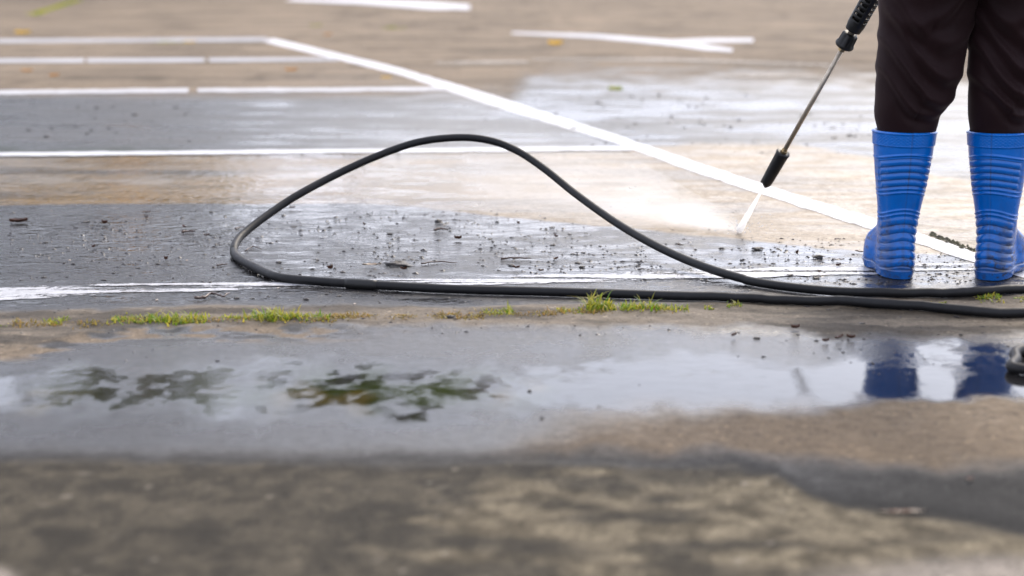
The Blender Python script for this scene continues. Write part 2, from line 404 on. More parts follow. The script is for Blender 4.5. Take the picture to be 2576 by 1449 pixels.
def band(pts, w):
    return [(x, y + w(x) / 2) for x, y in pts], [(x, y - w(x) / 2) for x, y in pts]
L = [[(-2600, 111), (-900, 106), (0, 104), (320, 102), (672, 100)], [(-2600, 156), (-900, 154), (0, 153.5), (400, 152), (840, 150)],
     [(-900, 236), (0, 233.5), (500, 229), (1120, 225)], [(-2600, 413), (-900, 398), (0, 391), (500, 386), (1000, 381), (1590, 375)]]
a, b = band(L[0], lambda x: 10); painted("parking_line", a, b, [.8, .75, .85, .7, .8], 0.51, 1)
a, b = band([p for p in L[1] if p[0] < 0] + [(0, 153.5), (212, 153)], lambda x: 10); painted("parking_line", a, b, [.9] * 5, 0.56, 2)
a, b = band([(219, 153), (515, 152)], lambda x: 10); painted("parking_line", a, b, [.9] * 5, 0.56, 3)
a, b = band([(526, 152), (850, 150)], lambda x: 10); painted("parking_line", a, b, [.85, .8, .8, .7, .7], 0.53, 4)
a, b = band([(-2600, 241), (-900, 236), (-300, 235), (0, 234), (474, 229)], lambda x: 11); painted("parking_line", a, b, [.85] * 6, 0.61, 5, edge=.05)
a, b = band([(497, 229), (800, 227), (1125, 225)], lambda x: 10); painted("parking_line", a, b, [.85, .9, .85, .8, .75], 0.63, 6, edge=.05)
a, b = band(L[3], lambda x: 10); painted("parking_line", a, b, [.9, .85, .8, .85, .9, .9, .85], .80, 7, edge=.02)
# nearest, half worn away line under the hose
near = [(-1400, 788), (-500, 757), (0, 740), (230, 731), (430, 724), (640, 719), (830, 716), (1100, 710), (1400, 702), (1800, 691), (2190, 679), (2470, 668), (2800, 655)]
a, b = band(near, lambda x: 24 + 8 * (x < 300))
painted("parking_line", a, b, [.8, .88, .86, .70, .36, .58, .50, .25, .52, .68, .68, .64, .40, .5], .72, 8, 420, 17, edge=.02, wear=1.0)
# the long slanting line closing the bays
slant_a = [(655, 103), (1000, 186), (1237, 266), (1419, 322), (1538, 357), (1602, 380), (1738, 432), (1938, 497), (2138, 563), (2225, 588), (2440, 658), (2700, 740)]
slant_b = [(690, 97), (1000, 170), (1237, 239), (1419, 299), (1538, 335), (1602, 358), (1738, 404), (1938, 470), (2138, 532), (2225, 556), (2440, 632), (2700, 722)]
def respx(p, n=40):
    w = np.array([at(*q)[:2] for q in p]); s = np.r_[0, np.cumsum(np.linalg.norm(np.diff(w, axis=0), axis=1))]
    t = np.linspace(0, s[-1], n); return np.stack([np.interp(t, s, w[:, 0]), np.interp(t, s, w[:, 1])], -1)
def painted_world(name, A, B, *args, **kw):
    inv = lambda P: [tuple(p) for p in P]
    global at
    keep = at; at = lambda x, y: np.array((x, y, 0.0))
    o = painted(name, inv(A), inv(B), *args, **kw); at = keep; return o
painted_world("bay_end_line", respx(slant_a), respx(slant_b), [.8, .95, .9, .85, .9, .95, .9, .95, .85, .8], .80, 9, n=420, k=13, edge=.03)
# direction arrow far off
painted("arrow_marking", [(1285, 86), (1500, 97), (1690, 116)], [(1290, 81), (1500, 87), (1690, 101)], [.7, .9, .9], .75, 10, 120, 7)
painted("arrow_marking", [(1690, 110), (1780, 108), (1895, 107)], [(1690, 101), (1780, 97), (1895, 97)], [.9, .9, .85], .75, 11, 90, 7)
painted("arrow_marking", [(1690, 116), (1770, 127), (1840, 132)], [(1690, 106), (1770, 112), (1845, 124)], [.9, .9, .85], .75, 12, 90, 7)
painted("arrow_marking", [(715, 2), (900, 10), (1080, 24), (1182, 25)], [(740, -5), (900, -3), (1080, 4), (1182, 12)], [.85, .9, .9, .8], .78, 13, 120, 7)
# ghost lines worn down to the stone
for i, (p, w, cv) in enumerate((([(1095, 160), (1200, 158), (1330, 157)], 8, [.5, .62, .5]), ([(1340, 150), (1700, 151), (1950, 160), (2100, 166)], 8, [.5, .58, .56, .5]),
                    ([(1820, 194), (1950, 192), (2060, 193)], 7, [.5, .6, .5]))):
    a, b = band(p, lambda x: w); painted("faded_line", a, b, cv, .52, 20 + i, 100, 7, tint=(1, .9, .78))

# ------------------------------------------------------------------ materials of the things
def rubber(name, col, rough, grime):
    m, nt, b = new_mat(name)
    n = noise_node(nt, 9, 5, .65); n2 = noise_node(nt, 120, 3, .6)
    f = maprange(nt, n.outputs[0], .55, .72, 0, grime)
    f = mth(nt, 'MULTIPLY', f, maprange(nt, n2.outputs[0], .35, .65, .4, 1))
    nt.links.new(mixc(nt, f, col, (.045, .042, .045)), b.inputs["Base Color"])
    nt.links.new(maprange(nt, n2.outputs[0], .3, .7, rough - .06, rough + .08), b.inputs["Roughness"])
    nt.links.new(bump(nt, n2.outputs[0], .12, .001), b.inputs["Normal"]); return m, nt, b
M_HOSE, nt, b = rubber("hose_rubber", (.006, .006, .007), .52, .35)
b.inputs["Specular IOR Level"].default_value = .26
M_BLACK, nt, b = rubber("black_plastic", (.008, .008, .008), .46, .5)
b.inputs["Specular IOR Level"].default_value = .32
M_STEEL = simple_mat("worn_steel", (.52, .45, .36), .42, .75, .35, 70)
M_BRASS = simple_mat("dull_brass", (.42, .30, .15), .38, .85, .4, 90)
M_SKIN = simple_mat("skin", (.52, .33, .24), .5, 0, .12, 30)
M_HAIR = simple_mat("dark_hair", (.02, .016, .014), .5, 0, .3, 120)
M_JACKET = simple_mat("black_jacket_cloth", (.006, .005, .006), .75, 0, .3, 60, .2)
def boot_mat():
    m, nt, b = new_mat("blue_rubber")
    tc = N(nt, "ShaderNodeTexCoord"); P = tc.outputs["Object"]
    n = noise_node(nt, 14, 5, .65, P); n2 = noise_node(nt, 160, 3, .6, P)
    grime_shade = N(nt, "ShaderNodeAttribute", attribute_name="grime").outputs["Fac"]  # real grime plus the painted shade of the rib grooves
    f = mth(nt, 'MULTIPLY', grime_shade, maprange(nt, n.outputs[0], .38, .62, .30, 1.0))
    f = mth(nt, 'ADD', f, maprange(nt, n2.outputs[0], .60, .75, 0, .25), True)
    base = mixc(nt, maprange(nt, n.outputs[0], .35, .65, 0, 1), (.0002, .100, .40), (.0002, .122, .48))
    nt.links.new(mixc(nt, f, base, (.03, .032, .045)), b.inputs["Base Color"])
    nt.links.new(maprange(nt, n.outputs[0], .3, .7, .15, .33), b.inputs["Roughness"])
    b.inputs['Specular IOR Level'].default_value = .38
    nt.links.new(bump(nt, n2.outputs[0], .06, .001), b.inputs["Normal"]); return m
M_BOOT = boot_mat()
def cloth_mat():
    m, nt, b = new_mat("black_trouser_cloth")
    n = noise_node(nt, 8, 5, .6); wv = noise_node(nt, 900, 2, .5)
    nt.links.new(mixc(nt, n.outputs[0], (.0150, .0050, .0062), (.0085, .0030, .0037)), b.inputs["Base Color"])
    b.inputs["Roughness"].default_value = .68; b.inputs["Specular IOR Level"].default_value = .14
    b.inputs["Sheen Weight"].default_value = .06; b.inputs["Sheen Tint"].default_value = (1, .75, .75, 1); b.inputs["Sheen Roughness"].default_value = .5
    nt.links.new(bump(nt, wv.outputs[0], .15, .0006), b.inputs["Normal"]); return m
M_TROUSER = cloth_mat()

# ------------------------------------------------------------------ person in blue boots
FOOT = [dict(x=.9085, y=3.735, rot=R(1), m=1), dict(x=1.133, y=3.715, rot=R(-30), m=-1)]
def boot_mesh(side):
    ns, nz = 150, 330
    z = np.linspace(0, .362, nz); HS = .950
    I = lambda zs, vs: np.interp(z, zs, vs)
    def sm(a, k=9):
        p = np.pad(a, (k, k), mode='edge'); return np.convolve(p, np.ones(2 * k + 1) / (2 * k + 1), 'valid')
    ax = sm(I([0, .008, .02, .05, .08, .11, .14, .17, .23, .30, .362], [.041, .0455, .047, .0475, .0445, .0435, .0455, .0495, .0585, .067, .0715]))
    yb = sm(I([0, .02, .05, .08, .11, .14, .17, .23, .30, .362], [-.052, -.057, -.058, -.053, -.048, -.048, -.051, -.061, -.069, -.073]))
    yf = sm(I([0, .01, .03, .05, .065, .08, .095, .115, .14, .17, .23, .30, .362], [.196, .212, .216, .212, .202, .178, .135, .092, .071, .064, .067, .073, .075]), 7)
    th = np.linspace(0, 2 * math.pi, ns, endpoint=False)     # 0 = back
    Z, TH = np.meshgrid(z, th, indexing='ij')
    AX, YB, YF = ax[:, None], yb[:, None], yf[:, None]
    fz = 1 - ss(.085, .14, Z)                                  # foot part
    e = 1 - .36 * fz
    s, cth = np.sin(TH), np.cos(TH)
    Yy = (YB + YF) / 2 - cth * (YF - YB) / 2
    W = AX * (1 + fz * (.17 * np.exp(-((Yy - .125) / .055) ** 2) - .10 * np.exp(-((Yy - .045) / .03) ** 2)))
    Xx = W * np.sign(s) * np.abs(s) ** e
    Xx = Xx + fz * .008 * side * ss(.05, .2, Yy)               # toes turn a little inward/outward
    # arch of the sole under the instep
    up = np.zeros_like(Z)
    arch = np.exp(-((Yy - .052) / .022) ** 2) * ss(.03, 0, Z); Zz = Z + .009 * arch
    # relief
    lat = np.clip(Xx / AX, -1.2, 1.2)
    backness = ss(.05, -.02, Yy)
    d = np.zeros_like(Z)
    zc = Z + .013 * lat ** 2
    side_fade = 1 - ss(.86, .98, np.abs(lat)) * 0
    rib1 = ss(.226, .232, zc) * (1 - ss(.299, .303, zc))
    d += rib1 * (.0042 * np.abs(np.sin(math.pi * (zc - .232) / .0168)) ** .6 - .0014) * (1 - ss(.84, .94, np.abs(lat)))
    for zr in (.308, .2255, .2155):
        d += .0026 * np.exp(-((zc - zr) / .0022) ** 2) * (1 - .65 * ss(.8, 1.0, np.abs(lat)))
    zh = Z + .018 * lat ** 2
    inner = 1 - ss(.80, .9, np.abs(lat))
    for k_, zr in enumerate((.172, .162)):
        d += .0022 * np.exp(-((zh - zr) / .0024) ** 2) * (.4 + .6 * backness)
    rib2 = ss(.024, .032, zh) * (1 - ss(.152, .156, zh)) * backness * (1 - ss(.9, 1.0, np.abs(lat)))
    d += rib2 * (.0034 * np.abs(np.sin(math.pi * (zh - .156) / .0205)) ** .6 - .001)
    top = ss(.327, .3285, Z) * (1 - ss(.3595, .362, Z))
    u = TH * 22; q = Z / .0075 * math.pi
    d += top * (.0014 + .0009 * np.maximum(np.abs(np.sin(u + q)), np.abs(np.sin(u - q))) ** 6)
    d += .0014 * np.exp(-((Z - .327) / .0015) ** 2) + .0016 * np.exp(-((Z - .358) / .0018) ** 2)
    d += .0026 * (1 - ss(.019, .022, Z)) + .001 * np.exp(-((Z - .021) / .002) ** 2)
    seam = np.exp(-(((TH + math.pi) % (2 * math.pi) - math.pi) / .017) ** 2)
    d -= .0007 * seam
    wob = .0010 * (fbm(TH * 1.5 + 4, Z * 18, 300 + side, 3) - .5); d += wob
    cx, cy = 0.0, np.where(fz > .5, np.clip(Yy, 0, .15), 0)
    nx, ny = Xx, Yy - cy; ln = np.sqrt(nx ** 2 + ny ** 2) + 1e-6
    Xx = Xx + d * nx / ln; Yy = Yy + d * ny / ln
    # tread blocks under the toe
    tr = ss(.012, .006, Z) * ss(.07, .09, Yy) * (np.sin(Yy * 2 * math.pi / .016) > .2)
    Xx = Xx - tr * .003 * np.sign(Xx)
    V = np.stack([Xx, Yy, Zz * HS], -1).reshape(-1, 3)
    F = [tuple(f) for f in grid_faces(nz, ns, True)]
    F.append(tuple(range(ns))[::-1])
    # rolled rim and inner lining
    k = len(V); base = (nz - 1) * ns
    rim = V[base:].copy(); inn = rim * np.array((.955, .955, 1)); low = rim * np.array((.84, .84, 1)) - np.array((0, 0, .06))
    V = np.concatenate([V, inn, low])
    for a0, b0 in ((base, k), (k, k + ns)):
        F += [(a0 + i, a0 + (i + 1) % ns, b0 + (i + 1) % ns, b0 + i) for i in range(ns)]
    me = mesh("boot", V, F)
    grime_shade = np.zeros_like(Z)
    grime_shade += .9 * np.exp(-((lat * side + .62) / .22) ** 2) * ss(.16, .10, Z) * ss(.03, .05, Z) * ss(.06, .0, Yy)
    grime_shade += .55 * seam * ss(.01, .05, Z) + .25 * ss(.06, .02, Z)
    grime_shade += .85 * rib2 * (1 - np.abs(np.sin(math.pi * (zh - .156) / .0205)) ** .5) + .80 * rib1 * (1 - np.abs(np.sin(math.pi * (zc - .232) / .0168)) ** .5)  # groove shade between the ribs, painted in with the grime
    grime_shade += .6 * np.exp(-((Z - .023) / .004) ** 2)
    sp_ = fbm(TH * 9, Z * 130, 340 + side, 3); grime_shade += .8 * ss(.60, .66, sp_) * ss(.22, .03, Z)
    grime_shade += .35 * ss(.5, .68, fbm(TH * 2.2, Z * 22, 350 + side, 4)) * ss(.30, .06, Z)
    attr(me, "grime", np.r_[np.clip(grime_shade, 0, 1).ravel(), np.zeros(2 * ns)])  # attribute holds real grime plus the painted shade of the rib grooves
    return me

BX, BY = 1.03, 3.70
person = thing("person", "person in black trousers and tall blue rubber boots standing with back turned", "person", (BX, BY, 0))
def loc(V): return [tuple(np.array(v) - np.array((BX, BY, 0))) for v in V]
for fd in FOOT:
    hz = float(height(fd['x'], fd['y']))
    o = link("boot", boot_mesh(fd['m']), M_BOOT, person, (fd['x'] - BX, fd['y'] - BY, hz + .0015)); o.rotation_euler = (0, R(0.8) * fd['m'], fd['rot'])

def leg_loft(zs, cx, hw, cy, hd, seed):
    nz, ns = 190, 130
    z = np.linspace(zs[0], zs[-1], nz); th = np.linspace(0, 2 * math.pi, ns, endpoint=False)
    Z, TH = np.meshgrid(z, th, indexing='ij')
    f = lambda v: np.convolve(np.pad(np.interp(z, zs, v), (6, 6), mode='edge'), np.ones(13) / 13, 'valid')[:, None]
    CX, HW, CY, HD = f(cx), f(hw), f(cy), f(hd)
    X = CX + HW * np.sin(TH) ; Y = CY - HD * np.cos(TH)
    lat = np.sin(TH)
    # sagging folds hang like garlands between the sides
    amp = ss(.325, .38, Z)
    s1 = (Z - .405) + .05 * (lat - .55 * seed) ** 2 * -1 - .055 * lat * seed
    fold = 0
    for k, (z0, a, w, tilt, curv) in enumerate(((.392, .010, .011, .060, .05), (.437, .011, .013, .085, .06), (.492, .011, .016, .10, .07), (.555, .010, .019, .07, .09), (.605, .009, .02, -.06, .09))):
        zz = Z - z0 - tilt * -lat * (1 if seed > 0 else .8) - curv * (lat + .1) ** 2 - .02 * (fbm(TH * 1.2, Z * 5, 400 + k + 7 * seed, 3) - .5)
        fold = fold + 1.15 * a * (np.exp(-(zz / w) ** 2) - .8 * np.exp(-((zz + 1.7 * w) / (1.4 * w)) ** 2)) * (.35 + .65 * ss(-.95, .1, np.cos(TH)))
    d = amp * (fold + .010 * (fbm(TH * 1.1, Z * 9, 420 + seed, 4) - .5))
    d = d * np.ones_like(Z)
    X = X + d * np.sin(TH) * .22; Y = Y - d * np.cos(TH)
    V = np.stack([X, Y, Z], -1).reshape(-1, 3)
    F = [tuple(q) for q in grid_faces(nz, ns, True)] + [tuple(range(ns))[::-1], tuple(range((nz - 1) * ns, nz * ns))]
    return V, F
zl = [.28, .345, .362, .383, .418, .461, .52, .58, .66, .74, .80]
legL = leg_loft(zl, [.92, .9205, .9200, .920, .9320, .9365, .939, .943, .946, .95, .97], [.058, .066, .0725, .0775, .0885, .0955, .1005, .1055, .112, .1, .09],
                [3.745, 3.745, 3.745, 3.742, 3.735, 3.73, 3.72, 3.715, 3.70, 3.69, 3.69], [.06, .066, .07, .076, .085, .09, .095, .1, .11, .12, .12], 1)
legR = leg_loft(zl, [1.131, 1.131, 1.131, 1.132, 1.138, 1.143, 1.146, 1.146, 1.142, 1.12, 1.1], [.058, .066, .0705, .0750, .084, .094, .1015, .1075, .112, .104, .09],
                [3.725, 3.725, 3.725, 3.722, 3.715, 3.71, 3.705, 3.70, 3.70, 3.69, 3.69], [.06, .066, .07, .076, .085, .09, .095, .1, .11, .12, .12], -1)
def ring_loft(rows, ns=60, jit=0, seed=0):
    V = []; th = np.linspace(0, 2 * math.pi, ns, endpoint=False)
    for z, cx, cy, hw, hd in rows:
        r = 1 + jit * (fbm(th * 2, th * 0 + z * 6, 500 + seed, 3) - .5)
        V.append(np.stack([cx + hw * r * np.sign(np.sin(th)) * np.abs(np.sin(th)) ** .85, cy - hd * r * np.sign(np.cos(th)) * np.abs(np.cos(th)) ** .85, np.full(ns, z)], -1))
    F = [tuple(q) for q in grid_faces(len(rows), ns, True)] + [tuple(range(ns))[::-1], tuple(range((len(rows) - 1) * ns, len(rows) * ns))]
    return np.concatenate(V), F
hips = ring_loft([(.665, 1.043, 3.70, .17, .105), (.70, 1.042, 3.70, .19, .12), (.76, 1.04, 3.69, .195, .13), (.84, 1.04, 3.69, .19, .13), (.95, 1.04, 3.69, .175, .12)])
V, F = join([legL, legR, hips]); link("trousers", mesh("trousers", loc(V), F), M_TROUSER, person)
coat_rows = [(.672, 1.04, 3.695, .212, .150), (.70, 1.04, 3.695, .213, .150), (.80, 1.04, 3.69, .208, .148), (.92, 1.04, 3.69, .198, .142), (1.05, 1.04, 3.69, .190, .135), (1.18, 1.04, 3.685, .198, .132),
             (1.30, 1.04, 3.685, .212, .125), (1.38, 1.04, 3.69, .205, .108), (1.43, 1.04, 3.70, .150, .085), (1.47, 1.04, 3.71, .075, .065), (1.50, 1.04, 3.715, .066, .062)]
coat = ring_loft([tuple(r) for r in coat_rows], 72, .05, 3)

# ------------------------------------------------------------------ spray lance
TIP = at(1925, 464, Y=4.255); TOPP = at(2199, -18, Y=3.985); HIT = at(1856, 586)
LD = (TOPP - TIP); LL = np.linalg.norm(LD); LD = LD / LL
def LP(d): return TIP + LD * d
lance = thing("spray_lance", "spray lance with black nozzle, steel tube and slotted black sleeve beside the trousers", "spray lance", tuple(TIP))
def lo(V): return [tuple(np.array(v) - TIP) for v in V]
def d_at(px, py):     # distance along the lance whose picture height is py
    best = min(np.linspace(-.05, 1.2, 2500), key=lambda d: abs(proj(LP(d))[1] - py)); return float(best)
def proj(p):
    x, y, z = p[0], p[1], p[2] - CAM_H; s, c_ = math.sin(PITCH), math.cos(PITCH)
    dep = y * c_ - z * s; up = y * s + z * c_
    return 1288 + FPX * x / dep, 724.5 - FPX * up / dep
dn1, dt0, dt1, dc0, dc1, ds0 = d_at(0, 383), d_at(0, 372), d_at(0, 126), d_at(0, 118), d_at(0, 84), d_at(0, 75)
V, F = lathe(TIP, LP(1), [(.006, .004), (.004, .009), (0, .0120), (.003, .0150), (.02, .0158), (dn1 * .55, .0168), (dn1 - .012, .0176), (dn1 - .003, .0192), (dn1, .0175), (dn1 - .001, .009)], 28)
V = np.array(V); V = V + LD * ((.0035 * np.sin(np.arange(len(V)) % 28 / 28 * 2 * math.pi * 3))[:, None] * (np.linalg.norm(V - TIP, axis=1) < .02)[:, None])
o = link("nozzle", mesh("nozzle", lo(V), F), M_BLACK, lance)
V, F = lathe(LP(dn1 - .004), LP(1), [(0, .0085), (.001, .0092), (.009, .0092), (.010, .0075), (.016, .0072), (.017, .0050)], 6); link("nut", mesh("nut", lo(V), F), M_BRASS, lance, smooth=False)
V, F = lathe(LP(dt0 - .01), LP(1), [(0, .0061), (dt1 - dt0 + .02, .0061)], 20); link("tube", mesh("tube", lo(V), F), M_STEEL, lance)
V, F = lathe(LP(dt1 - .002), LP(1), [(0, .007), (.001, .0095), (.008, .0095), (.010, .012), (.016, .012)], 6); link("fitting", mesh("fitting", lo(V), F), M_BRASS, lance, smooth=False)
# ribbed collar
col_len = dc1 - dc0; prof = [(0, .014), (.002, .0225), (.006, .0245), (.011, .0235), (.013, .0215), (col_len - .005, .0205), (col_len - .001, .017), (col_len, .010)]
V, F = lathe(LP(dc0), LP(1), prof, 48); V = np.array(V)
ax_d = (V - LP(dc0)) @ LD; rad = V - (LP(dc0) + ax_d[:, None] * LD); k = np.arange(len(V)) % 48
V = V - rad * ((.12 * (k % 6 < 2)) * ((ax_d > .012) & (ax_d < col_len - .002)))[:, None]
link("collar", mesh("collar", lo(V), F), M_BLACK, lance)
V, F = lathe(LP(dc1 - .004), LP(1), [(0, .0085), (.03, .0085)], 16); link("neck", mesh("neck", lo(V), F), M_STEEL, lance)
# slotted sleeve: real holes through a wall
def sleeve():
    n, m, Ls = 78, 48, .27
    A = LP(ds0); u = np.cross(LD, (0, 1.0, .2)); u /= np.linalg.norm(u); w = np.cross(LD, u); V = []
    for i in range(n):
        t = i / (n - 1); r = .0225 + .0015 * t - .0045 * ss(.02, 0, t * Ls) * .5
        th = np.linspace(0, 2 * math.pi, m, endpoint=False)
        V.append(A + LD * (t * Ls) + r * (np.cos(th)[:, None] * u + np.sin(th)[:, None] * w))
    F = []
    for i in range(n - 1):
        for q in range(m):
            slot = 8 <= i <= 62 and (i % 4) in (1, 2) and (q % 12) not in (0, 1, 2, 11)
            if not slot: F.append((i * m + q, i * m + (q + 1) % m, (i + 1) * m + (q + 1) % m, (i + 1) * m + q))
    return np.concatenate(V), F
V, F = sleeve(); o = link("sleeve", mesh("sleeve", lo(V), F), M_BLACK, lance)
md = o.modifiers.new("wall", 'SOLIDIFY'); md.thickness = .0028; md.offset = -1
V, F = lathe(LP(ds0 + .01), LP(1), [(0, .0125), (.25, .0125)], 16); cl = link("core", mesh("core", lo(V), F), M_BLACK, lance)
GR = LP(ds0 + .27)
V1 = lathe(GR, GR + LD, [(-.012, .018), (0, .024), (.05, .026), (.11, .026), (.13, .02)], 20)
V2 = tube(catmull([GR + LD * .10, GR + LD * .13 + np.array((.0, -.02, -.06)), GR + LD * .15 + np.array((.01, -.035, -.12))], 8), .017, 16)
V, F = join([V1, V2]); link("trigger_grip", mesh("trigger_grip", lo(V), F), M_BLACK, lance)
V, F = tube(catmull([GR + LD * .05 + np.array((0, -.01, -.022)), GR + LD * .07 + np.array((0, -.01, -.07)), GR + LD * .09 + np.array((0, -.0, -.11))], 6), .006, 10)
link("trigger", mesh("trigger", lo(V), F), M_BLACK, lance)
GRIP, FORE = GR + LD * .135 + np.array((.005, -.03, -.07)), LP(ds0 + .20)

# body under the clothes, with head, arms and hands closed on the lance
sk = []; ed = []; rd = []
def J(p, r, par=None):
    sk.append(tuple(np.array(p) - np.array((BX, BY, 0)))); rd.append(r)
    if par is not None: ed.append((par, len(sk) - 1))
    return len(sk) - 1
pel = J((1.04, 3.69, .90), .125)
for s_, fd, kx in ((-1, FOOT[0], .945), (1, FOOT[1], 1.14)):
    hip = J((1.04 + .09 * s_, 3.69, .84), .085, pel); kn = J((kx, 3.72, .50), .048, hip); an = J((fd['x'], fd['y'] + .005, .12), .030, kn)
    J((fd['x'] + .12 * math.sin(-fd['rot']), fd['y'] + .12 * math.cos(fd['rot']), .045), .03, an)
sp = J((1.04, 3.685, 1.10), .115, pel); ch = J((1.04, 3.685, 1.30), .125, sp); ne = J((1.04, 3.705, 1.46), .055, ch); n2 = J((1.04, 3.725, 1.53), .052, ne)
sleeves = []
for s_, tgt, el in ((-1, FORE, (.80, 3.72, 1.05)), (1, GRIP, (1.30, 3.68, 1.08))):
    sh = J((1.04 + .18 * s_, 3.69, 1.38), .052, ch); e = J(el, .042, sh)
    tgt = np.array(tgt); back = np.array(el) - tgt; back /= np.linalg.norm(back)
    wr = J(tgt + back * .085, .027, e); pm = J(tgt + back * .035 + np.array((0, -.012, .012)), .024, wr)
    side = np.cross(back, LD); side /= np.linalg.norm(side)
    for q in range(4):      # four fingers wrap the grip
        o_ = LD * (q - 1.5) * .019; ln = (.9, 1.05, 1.0, .8)[q]
        a = J(tgt + o_ + side * .028 + back * .012, .0095, pm); b_ = J(tgt + o_ + side * .034 - back * .018 * ln, .0088, a)
        J(tgt + o_ + side * .010 - back * .036 * ln, .0082, b_)
    t1 = J(tgt + LD * .045 - side * .022 + back * .02, .011, pm); J(tgt + LD * .055 - side * .03 - back * .018, .0095, t1)
    sleeves.append(tube(catmull([(1.04 + .10 * s_, 3.69, 1.385), (1.04 + .165 * s_, 3.69, 1.355), tuple(np.array(el) + (0, 0, .12)), el, tuple(tgt + back * .16), tuple(tgt + back * .08)], 8), np.r_[np.linspace(.045, .072, 8), np.linspace(.072, .058, 16), np.linspace(.056, .042, 17)], 20))
bm_ = bpy.data.meshes.new("body"); bm_.from_pydata(sk, ed, []); bm_.materials.append(M_SKIN)
body = bpy.data.objects.new("body", bm_); COL.objects.link(body); body.parent = person
body.modifiers.new("skin", 'SKIN'); 
for i, r in enumerate(rd): bm_.skin_vertices[0].data[i].radius = (r, r); bm_.skin_vertices[0].data[i].use_root = (i == 0)
ms = body.modifiers.new("smooth", 'SUBSURF'); ms.levels = 1; ms.render_levels = 2
V, F = join([coat] + sleeves); link("jacket", mesh("jacket", loc(V), F), M_JACKET, person)
def head():
    nz, ns = 48, 48; Vv = []
    for i in range(nz):
        ph = math.pi * i / (nz - 1); 
        for q in range(ns):
            t = 2 * math.pi * q / ns
            x, y, z = math.sin(ph) * math.sin(t), math.sin(ph) * math.cos(t), math.cos(ph)
            X, Y, Z = .076 * x, .096 * y, .122 * z
            if z < 0: X *= 1 - .28 * (-z) ** 1.2; Y = Y * (1 - .12 * -z) + .012 * -z
            fr = max(0, y)
            Y += .020 * fr * math.exp(-(x / .16) ** 2 - ((z + .12) / .17) ** 2)              # nose
            Y -= .008 * fr * (math.exp(-((abs(x) - .40) / .16) ** 2 - ((z - .05) / .10) ** 2))  # eye sockets
            Y += .005 * fr * math.exp(-(x / .3) ** 2 - ((z + .48) / .06) ** 2)                # lips
            Y += .006 * fr * math.exp(-(x / .25) ** 2 - ((z + .8) / .12) ** 2)                # chin
            X += .016 * math.copysign(1, x) * math.exp(-((abs(x) - 1) / .10) ** 2 - ((y + .05) / .16) ** 2 - ((z + .02) / .22) ** 2)  # ears
            Vv.append((X, Y, Z))
    return np.array(Vv), [tuple(q) for q in grid_faces(nz, ns, True)]
hV, hF = head(); hc = np.array((1.04 - BX, 3.735 - BY, 1.635)); tl = R(22)
rot = np.array(((1, 0, 0), (0, math.cos(-tl), -math.sin(-tl)), (0, math.sin(-tl), math.cos(-tl))))
link("head", mesh("head", hV @ rot.T + hc, hF), M_SKIN, person)
keep = [f for f in hF if np.mean([hV[i][2] for i in f]) > .02 - .9 * min(0.09, max(-.1, -np.mean([hV[i][1] for i in f]))) ]
o = link("hair", mesh("hair", (hV * 1.05) @ rot.T + hc, keep), M_HAIR, person); md = o.modifiers.new("t", 'SOLIDIFY'); md.thickness = .008

# ------------------------------------------------------------------ hose
HR = .0103
def hz(px, py): p = at(px, py, HR + .001); return tuple(p)
path = [(2.3, 2.55, HR), (1.75, 2.62, HR), (1.35, 2.72, HR), (1.13, 2.80, HR)]
path += [tuple(at(2572, 930, HR)), tuple(at(2556, 905, HR)), tuple(at(2575, 880, HR)), (1.13, 3.02, HR), (1.35, 3.08, HR), (1.62, 3.12, HR), (1.70, 3.2, HR), (1.55, 3.28, HR), (1.3, 3.31, HR)]
path += [hz(2576, 793), hz(2300, 775), hz(2000, 758), hz(1700, 744), hz(1400, 734), hz(1150, 727), hz(950, 717), hz(800, 707), hz(700, 696)]
arch = [(642, 687, 3.78), (605, 668, 3.88), (589, 640, 3.97), (594, 610, 4.05), (622, 580, 4.12), (680, 536, 4.2), (750, 490, 4.27), (850, 437, 4.35), (950, 392, 4.4), (1050, 358, 4.43), (1150, 346, 4.44),
        (1230, 353, 4.43), (1300, 379, 4.40), (1370, 425, 4.33), (1450, 489, 4.22), (1550, 560, 4.06), (1650, 618, 3.90), (1750, 663, 3.76), (1850, 696, 3.65)]
path += [tuple(at(x, y, Y=Y)) for x, y, Y in arch]
path += [hz(1950, 717), hz(2100, 732), hz(2300, 739), hz(2450, 738), hz(2576, 729), (1.42, 3.62, HR), (1.60, 3.85, HR), (1.52, 4.15, .05), (1.35, 4.22, .30), (1.24, 4.10, .65)]
path += [tuple(GR + LD * .15 + np.array((.012, -.036, -.15))), tuple(GR + LD * .15 + np.array((.01, -.035, -.11)))]
hp = catmull(path, 14)
seg_on = hp[:, 2] < HR + .0025
hp[seg_on, 2] = height(hp[seg_on, 0], hp[seg_on, 1]) + HR + .0005
hp[:, 2] = np.maximum(hp[:, 2], height(hp[:, 0], hp[:, 1]) + HR + .0005)
kk = np.arange(len(hp)); wig = .0012 * (fbm(kk * .12, kk * 0 + 2.0, 77, 3) - .5); hp[:, 1] += wig
hose = thing("hose", "long black rubber hose lying along the crack and arching up in one tall loop", "hose", tuple(hp[0]))
V, F = tube(hp, HR, 20); link("hose_body", mesh("hose_body", [tuple(np.array(v) - hp[0]) for v in V], F), M_HOSE, hose)
i0 = min(range(len(hp)), key=lambda i: (proj(hp[i])[0] - 915) ** 2 + (proj(hp[i])[1] - 713) ** 2)
V, F = tube(hp[i0 - 3:i0 + 5], [HR + .0002, HR + .0016, HR + .002, HR + .0018, HR + .002, HR + .0017, HR + .0014, HR + .0002], 20)
link("hose_wrap", mesh("hose_wrap", [tuple(np.array(v) - hp[0]) for v in V], F), M_BLACK, hose)

